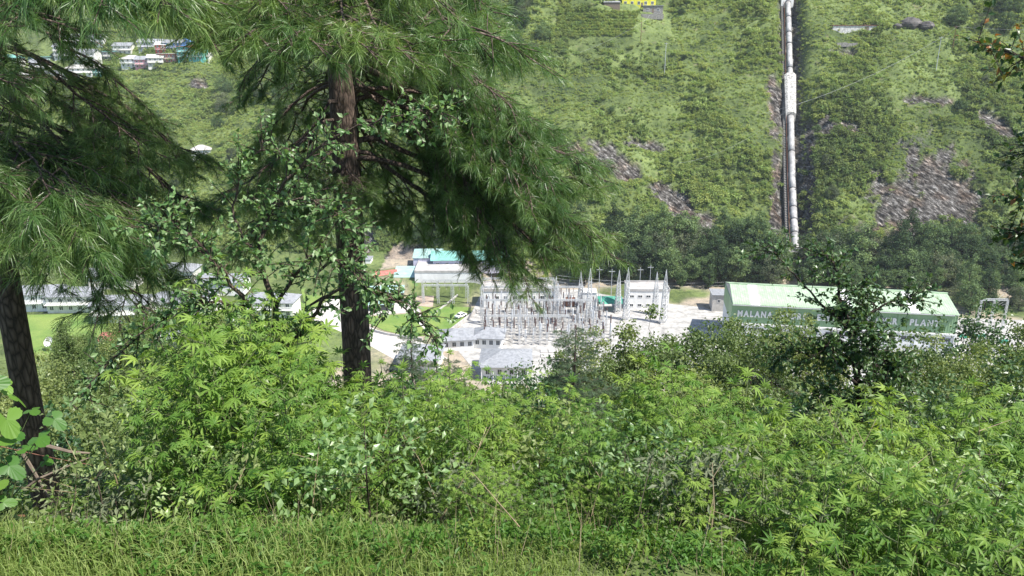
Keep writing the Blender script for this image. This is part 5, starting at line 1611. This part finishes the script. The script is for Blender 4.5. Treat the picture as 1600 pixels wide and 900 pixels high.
def beam_mesh(L, s=.45):
    mb = MB()
    for (a, b) in ((-s / 2, 0), (s / 2, 0), (-s / 2, s), (s / 2, s)): mb.bar((0, a, b), (L, a, b), .075)
    n = int(L / .8)
    for i in range(n):
        x0, x1 = L * i / n, L * (i + 1) / n
        mb.bar((x0, -s / 2, 0), (x1, -s / 2, s), .032); mb.bar((x0, s / 2, s), (x1, s / 2, 0), .032); mb.bar((x0, -s / 2, s), (x1, s / 2, s), .032)
    return mb.mesh('beam', M['steel'])
BM = {}
def gantry(p, q, h, label, nleg=2, group='switchyard gantries'):
    """portal of lattice legs under a lattice beam"""
    d = q - p; L = d.length; rz = math.atan2(d.y, d.x)
    t = empty('gantry', p, rz, label, 'gantry', group)
    key = round(L)
    if key not in BM: BM[key] = beam_mesh(key)
    o = link('beam', BM[key], t, (0, 0, h)); o.scale = (L / key, 1, 1)
    lk = ('leg', h)
    if lk not in BM:
        m = MB()
        for (a, b) in ((-.3, -.3), (.3, -.3), (.3, .3), (-.3, .3)): m.bar((a, b, 0), (a * .6, b * .6, h), .085)
        for i in range(6):
            z0, z1 = h * i / 6, h * (i + 1) / 6
            m.bar((-.3, -.3, z0), (.26, -.26, z1), .035); m.bar((.3, .3, z0), (-.26, .26, z1), .035); m.bar((.3, -.3, z0), (.26, .26, z1), .035); m.bar((-.3, .3, z0), (-.26, -.26, z1), .035)
        BM[lk] = m.mesh('leg', M['steel'])
    for i in range(nleg):
        link('leg', BM[lk], t, (L * i / (nleg - 1), 0, 0))
    # strings of insulators hang from the beam
    if 'string' not in BM:
        m = MB()
        for i in range(7): m.tube([(0, 0, -.18 * i - .1), (0, 0, -.18 * i - .2)], [.05, .14], 6)
        BM['string'] = m.mesh('insulator_string', M['porcelain'])
    for i in range(int(L / 2.2)):
        link('insulator_string', BM['string'], t, (1.1 + 2.2 * i, 0, h))
    return t
def yp(x, y): return Vector((x, y, F0 + .08))
YX = [-9, -1, 7, 15, 22]
k = 0
for (y, xs, h, lab) in [(214, (-7, 5), 6.5, 'gantry in the front row, left'), (214, (5, 17), 6.5, 'gantry in the front row, right'), (224, (-9, 3), 8.0, 'gantry in the second row, left'), (224, (3, 15), 8.0, 'gantry in the second row, middle'), (224, (15, 25), 8.0, 'gantry in the second row, right'),
                        (234, (-10, 1), 9.0, 'tall gantry in the third row, left'), (234, (1, 12), 9.0, 'tall gantry in the third row, middle'), (234, (12, 23), 9.0, 'tall gantry in the third row, right'), (243, (-10, 2), 9.0, 'gantry in the back row before the control building, left'), (243, (2, 14), 9.0, 'gantry in the back row before the control building, right')]:
    gantry(yp(xs[0], y), yp(xs[1], y), h, 'switchyard ' + lab)
for (x, y0, y1, lab) in [(-9.5, 226, 242, 'gantry along the left side of the yard'), (15.2, 226, 243, 'gantry along the right side of the yard')]:
    gantry(yp(x, y0), yp(x, y1), 7.2, 'switchyard ' + lab)
for i, (u, v, L, lab) in enumerate([(690, 474, 17, 'small open steel gantry in front of the white hall, front frame'), (688, 466, 17, 'small open steel gantry in front of the white hall, rear frame')]):
    p = flat_pt(u, v); gantry(Vector((p.x - 6, p.y, F0)), Vector((p.x + L - 8, p.y, F0)), 6.2, lab, 4, None)
for (u, v, lab) in [(1545, 515, 'small steel switch frame on legs near the right edge')]:
    p = flat_pt(u, v); gantry(Vector((p.x - 4, p.y, F0)), Vector((p.x + 4, p.y, F0)), 9.5, lab, 3, None)

# posts of the yard, one by one
def post_meshes():
    a = MB(); a.box(-.35, -.35, 0, .35, .35, .35)
    st = MB()
    for (x, y) in ((-.2, -.2), (.2, -.2), (.2, .2), (-.2, .2)): st.bar((x, y, .35), (x * .8, y * .8, 2.4), .07)
    for z in (.9, 1.6, 2.3): st.box(-.22, -.22, z, .22, .22, z + .05)
    br = MB(); 
    for i in range(8): br.tube([(0, 0, 2.42 + .19 * i), (0, 0, 2.55 + .19 * i)], [.24, .14], 7)
    wh = MB()
    for i in range(8): wh.tube([(0, 0, 2.42 + .19 * i), (0, 0, 2.55 + .19 * i)], [.22, .13], 7)
    return a.mesh('plinth', M['concrete_light']), st.mesh('stand', M['steel']), br.mesh('insulator', M['porcelain']), wh.mesh('insulator', M['steel'])
PM = post_meshes()
gg = np.random.default_rng(6)
cnt = 0
for y in np.arange(208, 246, 2.6):
    for x in np.arange(-8.2, 30, 2.05):
        if x > 19 and y > 238: continue
        if gg.random() < .16: continue
        xx, yy = x + gg.normal() * .12 + (.6 if int(y) % 2 else 0), y + gg.normal() * .1
        brown = gg.random() < .5
        near_ = 'front' if y < 222 else ('middle' if y < 234 else 'back')
        t = empty('insulator_post', (xx, yy, F0 + .07), 0, ('brown' if brown else 'grey') + ' porcelain insulator post on steel stand, ' + near_ + ' rows of the switchyard', 'post', ('brown' if brown else 'grey') + ' insulator posts in the ' + near_ + ' rows', (1, 1, float(gg.uniform(1.15, 1.75))))
        link('plinth', PM[0], t); link('stand', PM[1], t); link('insulator', PM[2] if brown else PM[3], t)
        cnt += 1
# transformers
for i, (x, y) in enumerate([(19.5, 242), (24, 244), (-6, 247)]):
    t = empty('transformer', (x, y, F0 + .06), 0, ['red-brown transformer tank', 'grey transformer at the right back corner', 'red oil tank cabinet'][i] + (' behind the yard posts' if i != 1 else ' of the yard'), 'transformer')
    mt = ['rust', 'steel', 'redpaint'][i]
    mb = MB(); mb.box(-1.6, -.9, .3, 1.6, .9, 2.8); mb.obj('tank', M[mt], t)
    for k in range(8):
        f = MB(); f.box(-1.5 + k * .4, -1.5, .6, -1.38 + k * .4, -.903, 2.5); f.obj('radiator_fin', M[mt], t)
    for k in range(3):
        f = MB(); f.tube([(-1 + k, 0, 2.8), (-1 + k, 0, 4.0)], [.14, .07], 7); f.obj('bushing', M['porcelain'], t)
# cable trench covers at the front of the yard
for i in range(10):
    p = yp(9 + (i % 5) * 2.3, 203 - (i // 5) * 3.4)
    o = MB(); o.box(-.9, -1.3, 0, .9, 1.3, .22)
    tag(o.obj('trench_cover', M['concrete_light'], None, p), 'pale concrete trench cover slab in front of the switchyard', 'slab', 'trench cover slabs')
for i, (x, z, y) in enumerate([(-7, 0, 251), (-3, 0, 252), (30, 0, 252), (34, 0, 250), (44, 0, 252), (48, 0, 255)]):
    o = MB(); o.tube([(0, 0, 0), (0, 0, 10.5)], [.13, .09], 6); o.box(-1.0, -.08, 9.6, 1.0, .08, 9.75)
    tag(o.obj('utility_pole', M['steel'], None, (x, y, F0)), 'slim pole with crossarm behind the switchyard', 'pole', 'slim poles behind the switchyard')

# ------------------------------------------------------------------ penstock
def pz(y): return T(pen_x(y), y)
ya, yb = 283.0, None
top = None
for yy in np.arange(283, 430, .5):
    u, v = project(pen_x(yy), yy, float(hill_base(np.array([pen_x(yy)]), np.array([yy]))[0]) + 2)
    if v < 6: top = yy; break
yb = top or 410
ysm = np.arange(ya, yb + 25, 1.0)
zs = np.array([pz(q) for q in ysm])
kz = np.polyfit(ysm, zs, 3); pipe_z = lambda q: float(np.polyval(kz, q)) + 2.6
def pp(q): return np.array([pen_x(q), q, pipe_z(q)])
ps = empty('penstock', Vector(pp(ya)), 0, 'pale steel penstock pipe running straight up the hillside', 'pipeline')
base = pp(ya)
def yof(v):
    return min(np.arange(ya, yb + 20, .25), key=lambda q: abs(project(*pp(q))[1] - v))
rad = 1.38
# anchor block between v=120 and v=182
q1, q2 = yof(182), yof(121)
def seg(a, b, r, name, mat, n=20):
    st = np.linspace(a, b, 5)
    m = MB(); m.tube([pp(q) - base for q in st], [r] * 5, n); return m.obj(name, M[mat], ps, smooth=True)
marks = [392, 365, 344, 325, 296, 238, 182]
for a, b in zip(marks[:-1], marks[1:]):
    seg(yof(a), yof(b), rad, 'pipe_section', 'pipe')
marks2 = [121, 107, 70, 52, 28, 5, -14]
for a, b in zip(marks2[:-1], marks2[1:]):
    seg(yof(a), yof(b), rad * .95, 'pipe_section', 'pipe')
for v_ in marks[1:] + marks2[:-1]:
    q = yof(v_); d = pp(q + .5) - pp(q - .5); d /= np.linalg.norm(d)
    m = MB(); m.tube([pp(q) - base - d * .2, pp(q) - base + d * .2], [rad * 1.07] * 2, 20); m.obj('flange', M['dark'], ps)
for v_ in (352, 312, 268, 212, 90, 40):
    q = yof(v_); c = pp(q) - base
    m = MB(); m.box(c[0] - 1.7, c[1] - .7, c[2] - 5.5, c[0] + 1.7, c[1] + .7, c[2] - .6); m.obj('saddle', M['concrete'], ps)
m = MB()
A, B = pp(q1) - base, pp(q2) - base
w0, w1 = 2.3, 2.7
P = []
for (c, ww, dz, uz) in ((A, w0, -3.0, 1.9), (B, w1, -3.0, 2.1)):
    P += [c + np.array([-ww, 0, dz]), c + np.array([ww, 0, dz]), c + np.array([ww, 0, uz * .55]), c + np.array([ww * .55, 0, uz]), c + np.array([-ww * .55, 0, uz]), c + np.array([-ww, 0, uz * .55])]
Q = [(i, (i + 1) % 6, 6 + (i + 1) % 6, 6 + i) for i in range(6)]
me = bpy.data.meshes.new('anchor_block'); me.from_pydata([tuple(p) for p in P], [], Q + [(5, 4, 3, 2, 1, 0), (6, 7, 8, 9, 10, 11)])
me.materials.append(flatmat('streaked_whitewash', (.62, .60, .56), .85, .45, 1.6, streak=True, bump=.4))
link('anchor_block', me, ps)
# steps beside the pipe
m = MB()
for q in np.arange(ya + 4, yb + 10, 1.1):
    c = pp(q) - base; m.box(c[0] - 3.3, c[1] - .5, c[2] - 3.2, c[0] - 2.3, c[1] + .5, c[2] - 1.7)
m.obj('steps', M['stone_wall'], ps)
m = MB(); st = np.arange(ya, yb + 10, 3.0)
m.tube([pp(q) - base + np.array([-2.0, 0, .4]) for q in st], [.09] * len(st), 5, False); m.obj('handrail', M['rust'], ps)
# valve house at the top, cross bridge at the foot
c = Vector(pp(yof(4)))
t = house('valve_house', 'small white house at the very top of the penstock', c + Vector((-.2, 0, -1.0)), 0, 6.2, 5, 4.2, 'white', 'concrete', 'flat', over=.5, wins=[(0, 1.6, 1.2, 1.2)])
p = at(1212, 392, 278); q = at(1292, 395, 278)
t = empty('footbridge', p, 0, 'narrow railed footbridge crossing at the foot of the penstock', 'bridge')
d = q - p; m = MB(); m.box(0, -.8, -.3, d.x, .8, 0); m.obj('deck', M['concrete_light'], t)
for sy in (-.8, .8):
    r_ = MB(); n = 16
    for i in range(n + 1): r_.box(d.x * i / n - .05, sy - .05, .003, d.x * i / n + .05, sy + .05, 1.1)
    r_.box(-.05, sy - .05, 1.1, d.x + .05, sy + .05, 1.2); r_.obj('railing', M['white'], t)
for x in (2, d.x / 2 + 3, d.x - 1):
    m = MB(); m.box(x - .25, -.5, -12, x + .25, .5, -.303); m.obj('pier', M['concrete'], t)

# ------------------------------------------------------------------ on the hill
p = gfar(1336, 50)
t = empty('ruined_wall', p, R(-2), 'long low whitewashed wall with rusty top on the hillside right of the penstock', 'building')
m = MB(); m.box(-10.5, 0, -2, 10.5, 4, 2.6); m.obj('wall', flatmat('flaking_whitewash', (.74, .72, .68), .9, .3, .9, bump=.3), t)
m = MB(); 
for i in range(15):
    m.box(-10.7 + i * 1.43, -.25, 2.603, -10.7 + i * 1.43 + 1.3, 4.2, 2.85 + .25 * random.random())
m.obj('roof_edge', M['rust'], t)
m = MB(); m.box(4.2, -.04, .1, 6.2, 0, 2.3); m.obj('doorway', M['wood'], t)
p = gfar(1345, 70)
o = MB(); 
for i in range(9): o.box(i * 2.4 - 11, 0, -1, i * 2.4 - 8.7, .6, .7 + .3 * random.random() - i * .1)
tag(o.obj('terrace_wall', M['stone_wall'], None, p), 'broken pale stone wall just below the long whitewashed one', 'wall')
p = gfar(998, 12); house('yellow_house', 'bright yellow house with dark windows at the top edge of the hill', p, .02, 17, 7, 5.5, 'yellow', 'slate', 'flat', over=.3, wins=wrow(17, 5, 1.1, 1.4, 1.6), door=1.6)
p = gfar(1020, 21); house('stone_hut', 'small grey stone hut with flat roof below the yellow house', p, 0, 10, 5, 3.4, 'stone_wall', 'slate', 'flat', over=.4, wins=[(-2.8, 1.0, 1.4, 1.3), (2.6, 1.0, 1.4, 1.3)], door=0)
p = gfar(956, 14); house('timber_shed', 'dark timber shed left of the yellow house', p, 0, 8, 5, 3, 'wood', 'slate', 'mono', .8, .3)
p = gfar(1020, 24); o = MB()
for i in range(7): o.box(i * 1.6 - 6, 0, -2, i * 1.6 - 4.45, 1.2, .4 + .2 * random.random())
tag(o.obj('terrace_wall', M['stone_wall'], None, p + Vector((0, -1.6, -.6))), 'pale stone plinth wall under the small grey hut', 'wall')
p = gfar(315, 246); house('lone_house', 'lone white house with pale roof on the left slope', p, .3, 9, 7, 3.6, 'white', 'concrete_light', 'hip', 1.8, .5, wins=wrow(9, 3, 1, 1.2, 1.2))
# village: one house after another
gvr = np.random.default_rng(15)
VH = [(8, 128, 14, 2, 'pink', 'slate', 'pink-walled house at the left edge of the village'), (40, 130, 12, 2, 'pink', 'concrete', 'pink house with pale balcony near the left edge of the village'), (14, 105, 13, 2, 'cream', 'teal', 'green-roofed house above the pink ones'),
      (60, 112, 10, 2, 'concrete', 'slate', 'grey house between the pink ones and the white ones'), (60, 96, 12, 1, 'teal_pale', 'teal', 'low house with turquoise sheet roof on the left of the village'), (102, 96, 13, 3, 'cream', 'slate', 'tall cream house with slate roof at the left middle of the village'),
      (133, 104, 15, 3, 'white', 'slate', 'white many-windowed house in the middle of the village'), (124, 121, 15, 2, 'white', 'concrete', 'white house with broad pale roof, lowest row of the village'), (152, 121, 11, 2, 'turq', 'cream', 'turquoise-walled house with cream roof in the lowest row'), (166, 96, 13, 2, 'concrete', 'teal', 'grey house with green roof behind the white many-windowed one'),
      (192, 86, 12, 2, 'cream', 'slate', 'cream house in the upper row of the village'), (205, 106, 12, 2, 'white', 'concrete', 'white house with bright hipped roof right of the village middle'), (226, 108, 11, 2, 'pink', 'slate', 'pinkish house right of the bright hipped roof'), (244, 106, 9, 2, 'cream', 'concrete', 'cream house near the right of the village lower row'),
      (235, 80, 15, 2, 'lilac', 'slate', 'lilac house with long slate roof in the upper right row'), (252, 86, 7, 2, 'redpaint', 'white', 'narrow house with red and white front beside the blue one'), (270, 82, 14, 2, 'blue', 'slate', 'blue-walled house near the right end of the village'),
      (288, 80, 7, 2, 'turq', 'blue', 'narrow turquoise house beside the blue one'), (290, 96, 9, 3, 'turq', 'redroof', 'turquoise three-storey house with red roof, left of the pair'), (306, 96, 9, 3, 'turq', 'redroof', 'turquoise three-storey house with red roof, right of the pair'), (320, 96, 5, 1, 'white', 'concrete', 'tiny white house at the right end of the village'),
      (262, 100, 11, 2, 'redroof', 'concrete', 'brick-red house below the blue one'), (80, 130, 12, 2, 'white', 'slate', 'white house in the lowest row behind pine boughs'), (110, 72, 12, 2, 'cream', 'slate', 'cream house highest on the left of the village'), (150, 74, 12, 2, 'white', 'slate', 'white house highest in the middle of the village')]
for (u, v, w_, fl, wl, rf, lab) in VH:
    p = gfar(u, v)
    house('village_house', lab, p, float(gvr.normal() * .15), w_, 8, 2.9 * fl, wl, rf, ['gable', 'hip', 'flat'][int(gvr.integers(0, 3))] if rf != 'slate' else 'gable', 1.8, .7, wins=[q for f in range(fl) for q in wrow(w_, max(2, int(w_ / 2.6)), .9 + 2.9 * f, 1.2, 1.3)], cat='house', balcony=[2.9 * f for f in range(1, fl)] or None, group='houses of the village', trimm='white')
# boulders
for (u, v, s, lab) in [(1422, 42, 4.2, 'large dark boulder on the upper right hillside'), (1448, 44, 2.6, 'smaller pinkish boulder right of the large dark one'), (1402, 44, 1.6, 'small pale rock left of the large dark boulder')]:
    p = gfar(u, v); g_ = np.random.default_rng(u)
    bm = bmesh.new(); bmesh.ops.create_icosphere(bm, subdivisions=3, radius=1)
    for q in bm.verts:
        n_ = float(fbm(np.array([q.co.x * 1.6 + u]), np.array([q.co.y * 1.6 + q.co.z * 1.3]), 3)[0])
        q.co = q.co * (.65 + .8 * n_); q.co.z *= .75
    me = bpy.data.meshes.new('boulder'); bm.to_mesh(me); bm.free(); me.materials.append(M['rock'])
    o = link('boulder', me, None, p + Vector((0, 0, s * .3))); o.scale = (s * 1.2, s, s); tag(o, lab, 'boulder')
# power poles on the hill with their wires
def hpole(u, vb, vt, label, mat='wood'):
    p = gfar(u, vb)
    # height that brings the top to vt
    a = at(u, vt, p.y); h = a.z - p.z
    o = MB(); o.tube([(0, 0, -.5), (0, 0, h)], [.16, .10], 6); o.box(-.9, -.07, h - .6, .9, .07, h - .48)
    tag(o.obj('utility_pole', M[mat], None, p), label, 'pole')
    return p + Vector((0, 0, h - .4))
a1 = hpole(1462, 112, 57, 'pale utility pole on the upper right hillside', 'steel')
a2 = hpole(1488, 78, 40, 'rusty utility pole higher up, right of the pale one', 'rust')
a3 = hpole(1001, 66, 34, 'rust-red pole on the green terrace below the stone hut', 'rust')
a4 = hpole(1038, 118, 66, 'thin pale pole standing on the ridge below the terraces', 'steel')
def wire(a, b, sag, label=None, r=.025, n=14, mat='steel'):
    t_ = np.linspace(0, 1, n)
    P = [tuple(a + (b - a) * float(q) - Vector((0, 0, 4 * sag * q * (1 - q))) - a) for q in t_]
    o = MB(); o.tube(P, [r] * n, 3, False)
    return o.obj('power_line', M[mat], None, a)
W_ = 'thin power line '
e = at(1640, 45, a2.y)
for k, (p, q, sg, lab) in enumerate([(a1, at(1640, 66, 330), 1.0, 'running right from the pale pole on the hill'), (a2, at(1650, 46, 345), .6, 'running right from the rusty pole'), (a1, at(1230, 168, 320), 2.5, 'from the pale pole down towards the anchor block'), (a1, at(1180, 180, 315), 4, 'from the pale pole down across the penstock'),
                                     (a3, at(1015, 24, a3.y + 15), .5, 'from the rust-red pole up to the stone hut'), (a3, at(860, 95, a3.y - 15), 2, 'from the rust-red pole down to the left terraces'), (a2, a1, .6, 'between the two poles at upper right'), (at(1230, 172, 318), at(1060, 255, 300), 4, 'slanting down the hill left of the anchor block')]):
    tag(wire(p, q, sg), W_ + lab, 'power line')
for i, (a, b) in enumerate([(0, 2), (2, 4), (4, 6)]):
    for dz in (-4.5,):
        pa, pb = TW[a][0] + Vector((0, 0, TW[a][1] + dz)), TW[b][0] + Vector((0, 0, TW[b][1] + dz))
        tag(wire(pa, pb, 2.4), 'thin power line strung between the tall lattice towers', 'power line', 'wires between the lattice towers')
pr = at(1150, 452, 262)
for k in range(4):
    pa = TW[0][0] + Vector((0, 0, 13 - k * 1.3)); tag(wire(at(870, 430 + 5 * k, 262), at(1146, 440 + 5 * k, 262), 1.6), 'thin power line strung behind the lattice towers', 'power line', 'wires behind the lattice towers')
for k in range(4):
    tag(wire(at(1545 + 6 * k, 478, 235), at(1640, 395 + 14 * k, 262), .8), 'thin power line rising right from the switch frame', 'power line', 'wires of the right switch frame')
# dark transmission wire sagging across the foreground at lower left
tag(wire(at(-30, 690, 5.6), at(420, 760, 5.0), .06, r=.003, n=20, mat='rust'), 'fence wire sagging between stems at the lower left', 'wire')
# terraced maize rows beside the yellow house
mz = clump_mesh(91, 70, .7, 1.7, .8, .10, M['scrub'], 7, 1.6)
g = np.random.default_rng(44)
pts = []
for v0 in np.arange(20, 58, 4.6):
    for u0 in np.arange(872, 1000 - (v0 - 16) * .3, 2.4):
        q = gfar(u0 + g.normal() * .5, v0 + .5 * math.sin(u0 / 30))
        pts.append((q.x, q.y, q.z))
pts = np.array(pts)
scatter('maize_field', pts, g.uniform(.7, 1.1, len(pts)), g.uniform(.55, 1, len(pts)), [mz], 'rows of maize on the terraces beside the yellow house', 'crop', 9, .1)

# ------------------------------------------------------------------ the valley air
m, n_, out_ = newmat('haze')
pv = n_.nodes.new('ShaderNodeVolumePrincipled')
pv.inputs['Color'].default_value = (.82, .90, 1.0, 1)
pv.inputs['Density'].default_value = .0001
n_.links.new(pv.outputs[0], out_.inputs['Volume'])
o = MB(); o.box(-760, -25, -103, 760, 760, 330)
tag(o.obj('haze', m), 'thin pale haze filling the valley', 'haze', kind='stuff')
